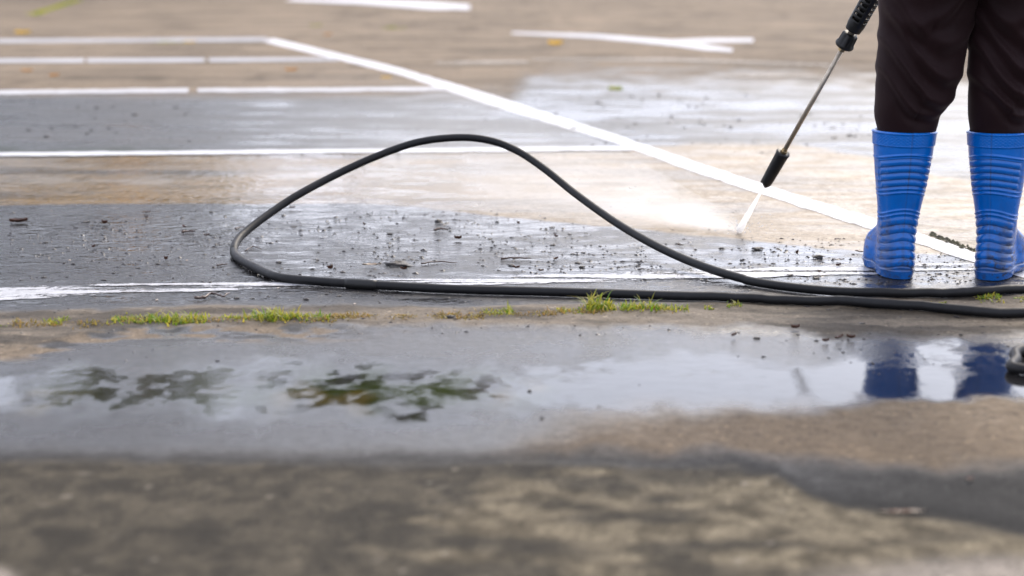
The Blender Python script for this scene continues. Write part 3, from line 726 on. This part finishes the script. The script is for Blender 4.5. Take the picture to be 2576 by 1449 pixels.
# ------------------------------------------------------------------ water: jet and drifting spray
def volume_mat(name, dens_fn, col=(1, 1, 1), aniso=.4):
    m = bpy.data.materials.new(name); m.use_nodes = True; nt = m.node_tree; nt.nodes.clear()
    out = N(nt, "ShaderNodeOutputMaterial"); v = N(nt, "ShaderNodeVolumePrincipled")
    v.inputs["Color"].default_value = (*col, 1); v.inputs["Anisotropy"].default_value = aniso
    d = dens_fn(nt)
    if isinstance(d, (int, float)): v.inputs["Density"].default_value = d
    else: nt.links.new(d, v.inputs["Density"])
    nt.links.new(v.outputs[0], out.inputs["Volume"]); return m
def jet_d(nt):
    n = noise_node(nt, 60, 3, .6); return maprange(nt, n.outputs[0], .35, .65, 60, 190)
V, F = lathe(TIP, HIT, [(.001, .0025), (.03, .0036), (.06, .0056), (np.linalg.norm(HIT - TIP) - .012, .0105), (np.linalg.norm(HIT - TIP) - .003, .0075)], 20)
jet = link("water_jet", mesh("water_jet", [tuple(np.array(v) - TIP) for v in V], F), volume_mat("jet_water", jet_d), loc=tuple(TIP))
tag(jet, "thin white water jet shooting from the black nozzle down to the pavement", "water jet")
# spray drifting off to the left and away from where the jet strikes
DR = np.array((-.80, .60)); DR /= np.linalg.norm(DR); DN = np.array((-DR[1], DR[0]))
def mist_box():
    V = []
    for s_, hw0, hw1, hh in ((-.05, .02, .03, .03), (.12, .06, .07, .09), (.40, .16, .22, .20), (.85, .32, .42, .34), (1.45, .45, .60, .42), (2.1, .5, .65, .36)):
        c_ = HIT[:2] + DR * s_
        for sx, zz in ((-hw0, .006), (hw1, .006), (hw1 * .9, hh * .75), (0, hh), (-hw0 * .9, hh * .75)):
            p = c_ + DN * sx; V.append((p[0] - HIT[0], p[1] - HIT[1], zz))
    F = [tuple(q) for q in grid_faces(6, 5, True)] + [(4, 3, 2, 1, 0), (25, 26, 27, 28, 29)]
    return V, F
def mist_d(nt):
    tc = N(nt, "ShaderNodeTexCoord"); P = tc.outputs["Object"]
    def dot(vx, vy, vz):
        d = N(nt, "ShaderNodeVectorMath", operation='DOT_PRODUCT'); nt.links.new(P, d.inputs[0]); d.inputs[1].default_value = (vx, vy, vz); return d.outputs["Value"]
    s_, q, z = dot(DR[0], DR[1], 0), dot(DN[0], DN[1], 0), dot(0, 0, 1)
    sp = mth(nt, 'ADD', mth(nt, 'MAXIMUM', s_, 0), .03)
    wq = mth(nt, 'DIVIDE', q, mth(nt, 'MULTIPLY', sp, .58)); wz = mth(nt, 'DIVIDE', z, mth(nt, 'ADD', mth(nt, 'MULTIPLY', sp, .33), .012))
    g = mth(nt, 'EXPONENT', mth(nt, 'MULTIPLY', mth(nt, 'ADD', mth(nt, 'MULTIPLY', wq, wq), mth(nt, 'MULTIPLY', wz, wz)), -1.0))
    fall = mth(nt, 'DIVIDE', 1.0, mth(nt, 'ADD', mth(nt, 'MULTIPLY', mth(nt, 'MULTIPLY', sp, sp), 6.0), .085))
    endf = maprange(nt, s_, 1.1, 2.0, 1, 0); st = maprange(nt, s_, -.03, .01, 0, 1)
    n = noise_node(nt, 6, 4, .6, P); nn = maprange(nt, n.outputs[0], .3, .7, .35, 1.5)
    d = mth(nt, 'MULTIPLY', mth(nt, 'MULTIPLY', mth(nt, 'MULTIPLY', g, fall), mth(nt, 'MULTIPLY', endf, st)), mth(nt, 'MULTIPLY', nn, 2.2))
    return d
V, F = mist_box()
mist = link("water_spray", mesh("water_spray", V, F), volume_mat("spray_mist", mist_d), loc=(HIT[0], HIT[1], 0), smooth=False)
tag(mist, "white cloud of fine water spray drifting left from where the jet strikes", "spray", kind="stuff")

def droplets():
    r2 = random.Random(31); V, F = [], []
    for i in range(260):
        back = i % 5 == 0; d = r2.random() ** 1.6 * (.16 if back else .55); a = r2.gauss(0, .9 if back else .28); b = np.array((DR[0] * math.cos(a) - DR[1] * math.sin(a), DR[0] * math.sin(a) + DR[1] * math.cos(a))) * (-1 if back else 1)
        p = HIT[:2] + b * d - HIT[:2]; z = r2.random() ** 2 * (.03 + .28 * d) + .004; q = r2.uniform(.0006, .0017) * (1 - .4 * d); e = np.array((b[0], b[1], .5 - d)) * q * r2.uniform(1, 3); k = len(V); c0 = np.array((p[0], p[1], z))
        for v in (e, -e, np.array((-b[1], b[0], 0)) * q, np.array((b[1], -b[0], 0)) * q, np.array((0, 0, q)), np.array((0, 0, -q))): V.append(tuple(c0 + v))
        F += [(k + i0, k + i1, k + i2) for i0, i1, i2 in ((0, 2, 4), (2, 1, 4), (1, 3, 4), (3, 0, 4), (2, 0, 5), (1, 2, 5), (3, 1, 5), (0, 3, 5))]
    return mesh("water_droplets", V, F)
M_DROP, nt, b = new_mat("water_drop"); b.inputs["Base Color"].default_value = (.9, .93, .97, 1); b.inputs["Roughness"].default_value = .08; b.inputs["Transmission Weight"].default_value = .55; b.inputs["IOR"].default_value = 1.33
tag(link("water_droplets", droplets(), M_DROP, loc=(HIT[0], HIT[1], 0)), "tiny water drops flying up where the jet strikes", "droplets", kind="stuff")

# ------------------------------------------------------------------ grass and weeds
def leaf_mat(name, c1, c2):
    m, nt, b = new_mat(name); oi = N(nt, "ShaderNodeAttribute", attribute_name="tone").outputs["Fac"]
    nt.links.new(mixc(nt, oi, c1, c2), b.inputs["Base Color"]); b.inputs["Roughness"].default_value = .5
    tr = N(nt, "ShaderNodeBsdfTranslucent"); nt.links.new(mixc(nt, oi, tuple(q * 1.3 for q in c1), tuple(q * 1.3 for q in c2)), tr.inputs[0])
    mx = N(nt, "ShaderNodeMixShader"); mx.inputs[0].default_value = .5
    nt.links.new(b.outputs[0], mx.inputs[1]); nt.links.new(tr.outputs[0], mx.inputs[2])
    nt.links.new(mx.outputs[0], nt.nodes["Material Output"].inputs["Surface"]); return m
M_GRASS = leaf_mat("grass_blades", (.10, .20, .008), (.40, .33, .045))
M_DRY = leaf_mat("dry_grass_blades", (.30, .18, .055), (.20, .17, .03))
def tuft(name, px0, px1, py, hgt, count, mat, seed, spread=.018, flop=1.3):
    rng = random.Random(seed); a, b_ = at(px0, py), at(px1, py); V, F, T = [], [], []
    c_ = (a + b_) / 2
    for _ in range(count):
        t = rng.random(); x = a[0] + (b_[0] - a[0]) * t; y = a[1] + (b_[1] - a[1]) * t + rng.gauss(0, spread)
        clump = .45 + .75 * float(vnoise(np.array(x * 22.0), np.array(1.0 * seed), 600))
        h = hgt * clump ** 1.6 * rng.uniform(.25, .9) * (1.7 if rng.random() < .05 else 1); an = rng.uniform(0, 2 * math.pi); ln = h * rng.uniform(.2, flop); w = rng.uniform(.0012, .0026)
        z0 = float(height(x, y)) - .002; dx, dy = math.cos(an), math.sin(an); k = len(V)
        for s_ in (0, .4, .75, 1):
            ww = w * (1 - s_ ** 2 * .9); cx, cy, cz = x + dx * ln * s_ ** 1.7, y + dy * ln * s_ ** 1.7, z0 + h * (s_ - .35 * s_ ** 2.5 * (ln / max(h, 1e-4)))
            V += [(cx - dy * ww - c_[0], cy + dx * ww - c_[1], cz), (cx + dy * ww - c_[0], cy - dx * ww - c_[1], cz)]
        F += [(k + 2 * i, k + 2 * i + 1, k + 2 * i + 3, k + 2 * i + 2) for i in range(3)]
        T += [min(1, max(0, rng.gauss(.5, .4)))] * 8
    me = mesh(name, V, F); attr(me, "tone", np.array(T)); return link(name, me, mat, loc=(c_[0], c_[1], 0), smooth=False)
GG = "grass tufts growing along the crack"
tufts = [(278, 520, 812, .034, 420, "long green grass tuft in the crack at left, with a spiky left end", 1), (556, 835, 806, .032, 420, "long low green grass tuft in the crack below the left hose bend", 2),
         (1215, 1292, 792, .034, 130, "small isolated green grass tuft in the crack between dry grass", 3), (1400, 1470, 786, .024, 90, "low pale green grass tuft just left of the tallest spiky one", 4),
         (1474, 1550, 780, .043, 150, "tallest spiky grass tuft in the crack, rising in front of the hose", 5), (1560, 1650, 783, .036, 190, "bushy yellow green grass tuft right of the tallest spiky one", 6),
         (1650, 1732, 784, .022, 110, "low green grass tuft at the right end of the tuft row", 7), (1772, 1800, 779, .014, 30, "tiny green sprout in the crack, left of a pair of sprouts", 8),
         (1825, 1865, 776, .018, 45, "tiny green sprout in the crack, right of a pair of sprouts", 9), (110, 165, 815, .024, 70, "small yellowish green grass tuft on tan soil at the far left", 10),
         (-20, 20, 826, .018, 40, "green grass sprig cut by the left picture edge", 11), (2332, 2378, 764, .014, 60, "small green weed between the two hose strands under the right boot", 12),
         (2455, 2520, 756, .016, 110, "mossy green weed between hose strands at the far right", 13), (2545, 2600, 757, .013, 50, "green weed cut by the right picture edge between hose strands", 14)]
for x0, x1, y_, h_, n_, lab, sd_ in tufts: tag(tuft("grass_tuft", x0, x1, y_, h_, n_, M_GRASS, sd_, .016 if n_ > 60 else .01), lab, "grass tuft", GG)
for i, (x0, x1, y_, n_) in enumerate(((835, 1215, 800, 420), (1292, 1400, 794, 110), (40, 280, 818, 90), (520, 560, 812, 40))):
    pass
def dry_strip():
    obs = [tuft("dry_grass", x0, x1, y_, .013, n_, M_DRY, 50 + i, .014, 1.6) for i, (x0, x1, y_, n_) in enumerate(((835, 1215, 801, 900), (1290, 1400, 796, 260), (30, 280, 820, 260), (270, 850, 811, 520), (1200, 1300, 796, 120), (1400, 1740, 789, 420)))]
    V, F, T, k = [], [], [], 0
    for o in obs:
        me = o.data; l = np.array(o.location)
        V += [tuple(np.array(v.co) + l) for v in me.vertices]; F += [tuple(i + k for i in p.vertices) for p in me.polygons]
        T += [d.value for d in me.attributes["tone"].data]; k = len(V); bpy.data.objects.remove(o)
    me = mesh("dry_grass", V, F); attr(me, "tone", np.array(T)); return link("dry_grass", me, M_DRY, smooth=False)
tag(dry_strip(), "straw coloured dry grass lining the crack", "dry grass", kind="stuff")
far_weeds = [(990, 71, 60, .03, "blurred green weed patch in the far asphalt, left of the arrow"), (795, 64, 24, .03, "small blurred green weed far off above the line corner"), (430, 107, 90, .018, "flat green weed lying on the farthest white line"),
             (1547, 223, 34, .02, "small green weed in the damp patch right of the slanting line"), (140, 20, 0, .02, "green weeds along a joint at the top left")]
for i, (x, y_, w_, h_, lab) in enumerate(far_weeds):
    if w_: o = tuft("weed", x - w_ / 2, x + w_ / 2, y_, h_, 420, M_GRASS, 80 + i, .045, 2.0)
    else:
        a_, b_ = at(84, 38), at(196, 1); rng = random.Random(5); V, F, T = [], [], []
        for _ in range(900):
            t = rng.random(); x, y2 = a_[0] + (b_[0] - a_[0]) * t + rng.gauss(0, .03), a_[1] + (b_[1] - a_[1]) * t; k = len(V); s_ = rng.uniform(.01, .03); an = rng.uniform(0, 6.3)
            V += [(x - s_ * .3, y2, 0), (x + s_ * .3, y2, 0), (x + s_ * math.cos(an), y2 + s_ * math.sin(an), s_ * 1.3)]; F.append((k, k + 1, k + 2)); T += [rng.random()] * 3
        me = mesh("weed", V, F); attr(me, "tone", np.array(T)); o = link("weed", me, M_GRASS, smooth=False)
    o.name = "weeds"; tag(o, lab, "weeds", "weeds in the far asphalt", "stuff")

# ------------------------------------------------------------------ litter: leaves, twigs, dirt
M_LEAF_BROWN = simple_mat("wet_brown_leaf", (.085, .032, .016), .3, 0, .5, 60, .3)
M_LEAF_YELLOW = leaf_mat("yellow_leaf", (.50, .31, .03), (.50, .31, .03))
M_LEAF_ORANGE = leaf_mat("orange_leaf", (.34, .17, .05), (.34, .17, .05))
M_TWIG = simple_mat("wet_twig", (.075, .04, .028), .4, 0, .5, 90, .3)
M_DIRT = simple_mat("wet_dirt", (.026, .019, .017), .38, 0, .5, 300, .5)
M_STONE = simple_mat("pale_pebble", (.55, .45, .36), .5, 0, .3, 200)
M_SOIL = simple_mat("dark_soil", (.030, .022, .014), .8, 0, .5, 60, .6, col2=(.055, .055, .016))
def leaf_mesh(name, L_, W_, curl, seed):
    rng = random.Random(seed); n, m = 11, 7; V = []
    for i in range(n):
        t = i / (n - 1); w = W_ * math.sin(math.pi * min(1, t * .97 + .015)) ** .8 * (1 + .18 * rng.uniform(-1, 1))
        for q in range(m):
            s_ = q / (m - 1) * 2 - 1
            V.append(((t - .5) * L_, s_ * w / 2, .002 + curl * (s_ ** 2 * W_ * .5 + (t - .5) ** 2 * L_ * .5) + rng.uniform(0, .0015)))
    return mesh(name, V, grid_faces(n, m))
def put(o, px, py, rz=0, dz=0):
    p = at(px, py); o.location = (p[0], p[1], float(height(p[0], p[1])) + dz); o.rotation_euler = (0, 0, rz); return o
for i, (px, py, L_, W_, cu, rz, m, lab) in enumerate((
    (47, 562, .050, .030, .55, .3, M_LEAF_BROWN, "curled reddish brown leaf on wet asphalt at the far left"),
    (735, 526, .018, .014, .5, .1, M_LEAF_BROWN, "small brown leaf just inside the hose where it rises"),
    (57, 84, .14, .10, .4, .2, M_LEAF_YELLOW, "yellow leaf lying beyond the farthest line at the left"),
    (68, 180, .07, .05, .4, .2, M_LEAF_ORANGE, "orange leaf between the second and third lines, leftmost"),
    (137, 192, .07, .05, .4, .9, M_LEAF_ORANGE, "pale orange leaf between the second and third lines, right of another"),
    (733, 178, .08, .055, .4, .3, M_LEAF_ORANGE, "bright orange leaf left of the slanting line, by itself"),
    (825, 89, .07, .06, .4, .3, M_LEAF_ORANGE, "faint orange leaf beyond the corner of the lines"),
    (1397, 112, .12, .085, .6, .1, M_LEAF_YELLOW, "bright yellow leaf beneath the far arrow"),
    (972, 197, .07, .045, .3, .3, M_LEAF_YELLOW, "yellow leaf touching the slanting white line"),
    (478, 107, .10, .05, .3, .3, M_LEAF_YELLOW, "yellow leaf on the farthest white line beside weeds"),
    (2440, 1212, .014, .010, .4, .4, M_LEAF_BROWN, "blurred reddish leaf on dark asphalt at lower right"),
    (2270, 1292, .070, .010, .05, .05, M_LEAF_BROWN, "long blurred brown leaf lying along the slab edge"))):
    o = link("fallen_leaf", leaf_mesh("fallen_leaf", L_, W_, cu, i), m); put(o, px, py, rz, .001); tag(o, lab, "leaf", "fallen leaves on the lot")
def twig(name, pts, r, mat, lab):
    P = np.array([(*at(x, y)[:2], 0) for x, y in pts]); P[:, 2] = height(P[:, 0], P[:, 1]) + r * 1.3
    c_ = P.mean(0); P = catmull(P, 5); n = len(P); rr = r * (1 - .5 * np.linspace(0, 1, n)) * (1 + .2 * np.array([random.uniform(-1, 1) for _ in range(n)]))
    P[:, 2] += np.array([random.uniform(0, r) for _ in range(n)])
    V, F = tube(P, rr, 8); o = link(name, mesh(name, [tuple(np.array(v) - c_) for v in V], F), mat, loc=tuple(c_)); tag(o, lab, "twig", "twigs washed onto the wet asphalt"); return o
twig("twig", [(618, 634), (636, 624), (658, 630)], .0022, M_TWIG, "bent brown twig right beside the hose's left bend")
twig("twig", [(1260, 655), (1300, 654), (1337, 656)], .003, M_TWIG, "straight brown twig with a pale end inside the hose loop")
twig("twig", [(1092, 583), (1110, 581), (1128, 583)], .0035, M_TWIG, "short brown twig below the pointed clod inside the hose loop")
twig("twig", [(458, 588), (476, 586), (492, 587)], .0035, M_TWIG, "short dark twig left of the hose bend")
twig("twig", [(545, 670), (560, 668), (572, 667)], .002, M_TWIG, "thin dark twig nearly touching the hose bend from the left")
twig("twig", [(592, 578), (606, 574), (622, 576)], .002, M_TWIG, "thin reddish twig under the rising hose")
twig("twig", [(490, 757), (520, 752), (533, 743), (560, 752), (578, 744)], .0035, M_TWIG, "forked blurred twig on wet asphalt above the left grass")
twig("twig", [(2100, 604), (2108, 602), (2115, 604)], .0016, M_TWIG, "tiny twig on the cleaned strip left of the boots")
twig("twig", [(1060, 667), (1100, 662), (1150, 664)], .0020, M_TWIG, "thin twig inside the hose loop near the lower strand")
for px, py, w_, lab in ((935, 671, .045, "flat tan leaf fragment heap left of the clod near the lower hose"),):
    o = link("fallen_leaf", leaf_mesh("fallen_leaf", w_, .022, .2, 77), simple_mat("tan_leaf", (.20, .14, .09), .45, 0, .3, 60)); put(o, px, py, .1, .002); tag(o, lab, "leaf", "fallen leaves on the lot")
def clod(seed, flat=.5):
    rng = random.Random(seed); n, m = 7, 9; V = [(0, 0, flat)]
    for i in range(1, n):
        ph = math.pi * .62 * i / (n - 1)
        for q in range(m):
            t = 2 * math.pi * q / m; r = .5 * rng.uniform(.6, 1.3)
            V.append((math.sin(ph) * math.cos(t) * r * rng.uniform(.8, 1.2), math.sin(ph) * math.sin(t) * r, flat * (.45 + .55 * math.cos(ph)) * rng.uniform(.6, 1.15) - .02))
    F = [(0, 1 + q, 1 + (q + 1) % m) for q in range(m)]
    F += [(1 + (i - 1) * m + q, 1 + i * m + q, 1 + i * m + (q + 1) % m, 1 + (i - 1) * m + (q + 1) % m) for i in range(1, n - 1) for q in range(m)]
    return mesh("dirt_crumb", V, F)
clods = [clod(s_, .35 + .1 * (s_ % 4)) for s_ in range(8)]
rng = random.Random(12)
def crumb(px, py, size, lab, mat=M_DIRT, grp="dirt crumbs washed over the wet asphalt", name="dirt_crumb", cat="dirt crumb", stretch=1):
    me = clods[rng.randrange(8)]
    if mat is not M_DIRT: me = me.copy(); me.materials.clear(); me.materials.append(mat)
    elif not me.materials: me.materials.append(mat)
    o = link(name, me, mat); put(o, px, py, rng.uniform(-.5, .5)); s_ = size; o.scale = (s_ * stretch, s_ * 1.2, s_ * .75); tag(o, lab, cat, grp); return o
crumb(1103, 562, .026, "pointed black clod, the largest inside the hose loop", name="dirt_clod", stretch=.9)
crumb(1000, 668, .036, "broad dark clod on a pale leaf near the lower hose", name="dirt_clod", stretch=1.8)
crumb(216, 559, .016, "oval black clod on wet asphalt right of the curled leaf", name="dirt_clod", stretch=1.5)
crumb(1135, 806, .015, "dark blurred clod on the soil of the crack", name="dirt_clod", stretch=1.6)
crumb(1363, 1053, .007, "single dark crumb on the wet gutter below the bright puddle", name="dirt_crumb")
crumb(1332, 985, .007, "single dark crumb at the edge of the bright puddle", name="dirt_crumb")
crumb(1905, 628, .018, "black clod pair beside the strike point of the jet", name="dirt_clod", stretch=1.8)
crumb(2178, 604, .009, "black clod in front of the left boot's toe, highest of three", name="dirt_clod")
crumb(2325, 668, .010, "black clod on the asphalt between the boots", name="dirt_clod", stretch=1.3)
crumb(2058, 650, .020, "flat dark clod left of the left boot", name="dirt_clod", stretch=1.6)
for px, py, lab in ((175, 655, "tiny tan pebble on wet asphalt at left"), (470, 655, "pale pebble left of the hose bend"), (700, 725, "white pebble just under the lower hose"), (394, 756, "orange pebble above the left grass tuft"), (892, 766, "white pebble right above the crack")):
    crumb(px, py, .0065, lab, M_STONE, "pale pebbles", "pebble", "pebble")
def scatter(n, x0, x1, y0, y1, s0, s1, lab, skip=None):
    k = 0
    while k < n:
        px, py = rng.uniform(x0, x1), rng.uniform(y0, y1)
        if skip and skip(px, py): continue
        q = at(px, py)
        if float(vnoise(np.array(q[0] * 6), np.array(q[1] * 4), 57)) < rng.uniform(.25, .75): continue
        crumb(px, py, s0 + (s1 - s0) * rng.random() ** 2, lab, stretch=rng.uniform(.9, 1.9)); k += 1
arch_in = lambda x, y: y < 560 + (x - 1400) * .35 if x > 1400 else (x < 780 and y < 560)
scatter(46, 660, 1560, 545, 690, .005, .012, "small black dirt crumb on wet asphalt inside the hose loop", arch_in)
scatter(26, 20, 570, 530, 715, .004, .010, "small black dirt crumb on wet asphalt left of the hose bend")
scatter(40, 1650, 2190, 612, 712, .004, .011, "small black dirt crumb on wet asphalt between hose and blue boots", lambda x, y: y > 640 + (x - 1650) * .17)
scatter(14, 500, 980, 735, 772, .004, .009, "small dark dirt crumb between the lower hose and the grass")
scatter(16, 1850, 2560, 770, 860, .004, .010, "small dark crumb on the soil below the hose at right")
scatter(20, 60, 520, 262, 345, .012, .026, "blurred dark clod on the wet band at the far left")
scatter(22, 1330, 1960, 238, 330, .010, .024, "blurred dark clod on the wet band right of the slanting line")
scatter(8, 1980, 2190, 240, 350, .010, .022, "blurred dark clod on the wet band behind the steel tube")
scrap = [leaf_mesh("leaf_scrap", .016, .009, .9, 90), leaf_mesh("leaf_scrap", .024, .008, .6, 91)]
def scraps(n, x0, x1, y0, y1, lab, skip=None):
    k = 0
    while k < n:
        px, py = rng.uniform(x0, x1), rng.uniform(y0, y1)
        if skip and skip(px, py): continue
        me = scrap[k % 2]
        if not me.materials: me.materials.append(M_LEAF_BROWN)
        o = link("leaf_scrap", me); put(o, px, py, rng.uniform(-1.2, 1.2), .001); o.scale = (rng.uniform(.6, 1.3),) * 2 + (rng.uniform(.7, 1.8),); tag(o, lab, "leaf scrap", "brown leaf scraps on the wet asphalt"); k += 1
scraps(9, 680, 1500, 560, 685, "small brown leaf scrap on wet asphalt inside the hose loop", arch_in)
scraps(7, 40, 560, 535, 710, "small brown leaf scrap on wet asphalt left of the hose bend")
scraps(6, 1680, 2180, 615, 700, "small brown leaf scrap on wet asphalt between hose and boots", lambda x, y: y > 636 + (x - 1650) * .17)
scraps(5, 1350, 2300, 835, 870, "small tan leaf scrap on the rim of the wet gutter")
# grit too fine to count
def grit():
    V, F = [], []; r2 = random.Random(4)
    for n, x0, x1, y0, y1, s0, s1 in ((4200, 20, 1900, 530, 700, .0013, .006), (2600, 1600, 2450, 600, 715, .0013, .006), (260, 300, 1900, 735, 775, .0015, .0035), (420, 0, 2576, 780, 850, .0015, .005),
                                      (180, 1850, 2576, 850, 960, .002, .005), (30, 0, 600, 860, 910, .002, .005), (700, 0, 2200, 250, 385, .003, .010), (80, 700, 1900, 830, 1040, .0015, .0035)):
        for _ in range(n):
            px, py = r2.uniform(x0, x1), r2.uniform(y0, y1); p = at(px, py)
            if float(vnoise(np.array(p[0] * 7), np.array(p[1] * 5), 55)) * .6 + float(vnoise(np.array(p[0] * 24), np.array(p[1] * 15), 56)) * .4 < r2.uniform(.40, .62): continue
            s_ = s0 + (s1 - s0) * r2.random() ** 3; el = r2.uniform(1, 2.2); a_ = r2.uniform(0, 6.3); z = float(height(p[0], p[1])); k = len(V)
            for q in range(4): V.append((p[0] + el * s_ * math.cos(a_ + q * 1.57) * r2.uniform(.6, 1.3), p[1] + s_ * math.sin(a_ + q * 1.57) * r2.uniform(.6, 1.3), z - .0005))
            V.append((p[0], p[1], z + s_ * r2.uniform(.25, .7))); F += [(k + q, k + (q + 1) % 4, k + 4) for q in range(4)]
    return mesh("grit", V, F)
tag(link("grit", grit(), M_DIRT, smooth=False), "fine dark grit speckling the wet asphalt", "grit", kind="stuff")
# clump of soil and moss along the far edge of the slanting line, between the boots
def soil():
    V, F = [], []; r2 = random.Random(9); a_, b_ = at(2342, 590), at(2452, 632); c_ = (a_ + b_) / 2
    for _ in range(150):
        t = r2.random(); px = 2342 + 112 * t; py = 590 + 42 * t + r2.gauss(0, 3.0); p = at(px, py); s_ = r2.uniform(.003, .012) * (.4 + .9 * float(vnoise(np.array(t * 9.0), np.array(.5), 58))) * (1 - .4 * abs(t - .5)); z = float(height(p[0], p[1])) - .001; k = len(V); m = 6
        h_ = s_ * r2.uniform(.3, .9)
        for q in range(m): an = q * math.pi / 3; V.append((p[0] + s_ * math.cos(an) * r2.uniform(.6, 1.3) - c_[0], p[1] + s_ * math.sin(an) * r2.uniform(.6, 1.3) - c_[1], z))
        V.append((p[0] + r2.uniform(-.3, .3) * s_ - c_[0], p[1] - c_[1], z + h_)); F += [(k + q, k + (q + 1) % m, k + m) for q in range(m)]
    return mesh("soil_clump", V, F), c_
me, c_ = soil(); tag(link("soil_clump", me, M_SOIL, loc=(c_[0], c_[1], 0), smooth=False), "ragged ridge of dark soil and moss at the white line between the boots", "soil")

# ------------------------------------------------------------------ trees across the lot, mirrored in the wet ground
M_BARK = simple_mat("bark", (.10, .075, .055), .85, 0, .5, 6, .5)
M_BARK_RED = simple_mat("pine_bark", (.55, .28, .07), .8, 0, .4, 4, .5)
M_CROWN = leaf_mat("tree_leaves", (.06, .115, .003), (.20, .20, .005))
M_CROWN_Y = leaf_mat("autumn_leaves", (.10, .10, .005), (.40, .21, .012))
def tree(az, dist, trunk_h, trunk_r, c_z, c_rx, c_rz, nleaf, lab, bark, crown, seed, leaf=.55):
    r2 = random.Random(seed); X0, Y0 = math.tan(R(az)) * dist, dist
    t = thing("tree", lab, "tree", (X0, Y0, 0), "trees across the lot")
    parts = [tube(catmull([(0, 0, -.2), (r2.uniform(-.2, .2), 0, trunk_h * .4), (r2.uniform(-.3, .3), 0, trunk_h * .75), (0, 0, c_z + c_rz * .5)], 6), np.linspace(trunk_r, trunk_r * .3, 19), 10)]
    cl_ = []
    for _ in range(16):
        an = r2.uniform(0, 6.3); rr = r2.random() ** .5; zz = r2.uniform(-.9, .9)
        p = np.array((c_rx * rr * math.cos(an) * math.sqrt(1 - zz * zz * .8), c_rx * rr * math.sin(an) * math.sqrt(1 - zz * zz * .8), c_z + c_rz * zz)); cl_.append((p, r2.uniform(.28, .5)))
        parts.append(tube(catmull([(0, 0, min(c_z - c_rz * .4, p[2] - .4)), tuple(p * (.5, .5, 1) - np.array((0, 0, .3))), tuple(p)], 4), np.linspace(trunk_r * .35, .03, 9), 6))
    V, F = join(parts); link("trunk", mesh("trunk", V, F), bark, t)
    V, F, T = [], [], []
    for _ in range(nleaf):
        p, s_ = cl_[r2.randrange(16)]; d = np.array((r2.gauss(0, 1), r2.gauss(0, 1), r2.gauss(0, .8))); d /= np.linalg.norm(d); q = p + d * s_ * min(c_rx, c_rz * 2.2) * r2.random() ** .4 * np.array((1, 1, .8))
        u = np.array((r2.gauss(0, 1), r2.gauss(0, 1), r2.gauss(0, 1))); u /= np.linalg.norm(u); w = np.cross(u, d); w /= np.linalg.norm(w) + 1e-9; l_ = leaf * r2.uniform(.5, 1.2); k = len(V)
        V += [tuple(q - u * l_), tuple(q + w * l_ * .45), tuple(q + u * l_), tuple(q - w * l_ * .45)]; F.append((k, k + 1, k + 2, k + 3)); T += [r2.random()] * 4
    me = mesh("crown", V, F); attr(me, "tone", np.array(T)); link("crown", me, crown, t, smooth=False)
tree(-13.4, 44, 9, .42, 10.9, 2.6, 1.0, 420, "tall tree with reddish trunk mirrored in the cleaned strip", M_BARK_RED, M_CROWN, 3)
tree(-5.6, 40, 9, .20, 11.1, 2.3, 1.3, 9500, "leafy crown mirrored in the middle of the gutter puddle", M_BARK, M_CROWN, 5, .28)
tree(-2.4, 41, 9, .16, 11.1, 1.7, 1.0, 4500, "yellowing crown mirrored at the right of the gutter puddle's green patch", M_BARK, M_CROWN_Y, 6, .26)
tree(-17.2, 38, 9, .18, 11.2, 1.6, .8, 700, "sparse high crown mirrored at the puddle's left end", M_BARK, M_CROWN, 7, .18)

def woods():
    r2 = np.random.default_rng(21); n = 26000
    az = R(-46) + r2.random(n) * R(36.2); dist = 56 + 9 * r2.random(n); X = np.tan(az) * dist; Y = dist
    top = (8.2 + 4.6 * fbm(X * .22, Y * 0 + 1.0, 700, 3)) * ss(R(-9.6), R(-12.6), az)
    Z = top * r2.random(n) ** .75; X = X + .8 * r2.standard_normal(n)
    keep_ = fbm(X * .55, Z * .5, 710, 3) > .47; X, Y, Z = X[keep_], Y[keep_], Z[keep_]; n = len(X)
    C_ = np.stack([X, Y, Z + .1], -1); u = r2.standard_normal((n, 3)); u /= np.linalg.norm(u, axis=1)[:, None]
    w = np.cross(u, r2.standard_normal((n, 3))); w /= np.linalg.norm(w, axis=1)[:, None]; l_ = (.35 + .45 * r2.random(n))[:, None]
    V = np.stack([C_ - u * l_, C_ + w * l_ * .5, C_ + u * l_, C_ - w * l_ * .5], 1).reshape(-1, 3)
    me = fast_mesh("woods", V, np.arange(4 * n).reshape(-1, 4))
    attr(me, "tone", np.repeat(np.clip(fbm(X * .3, Z * .3, 720, 3) + .3 * (r2.random(n) - .5), 0, 1), 4)); return me
tag(link("woods", woods(), leaf_mat("woods_leaves", (.030, .050, .004), (.11, .085, .010)), smooth=False), "dark wood across the lot mirrored in the wet ground at left", "woods", kind="stuff")
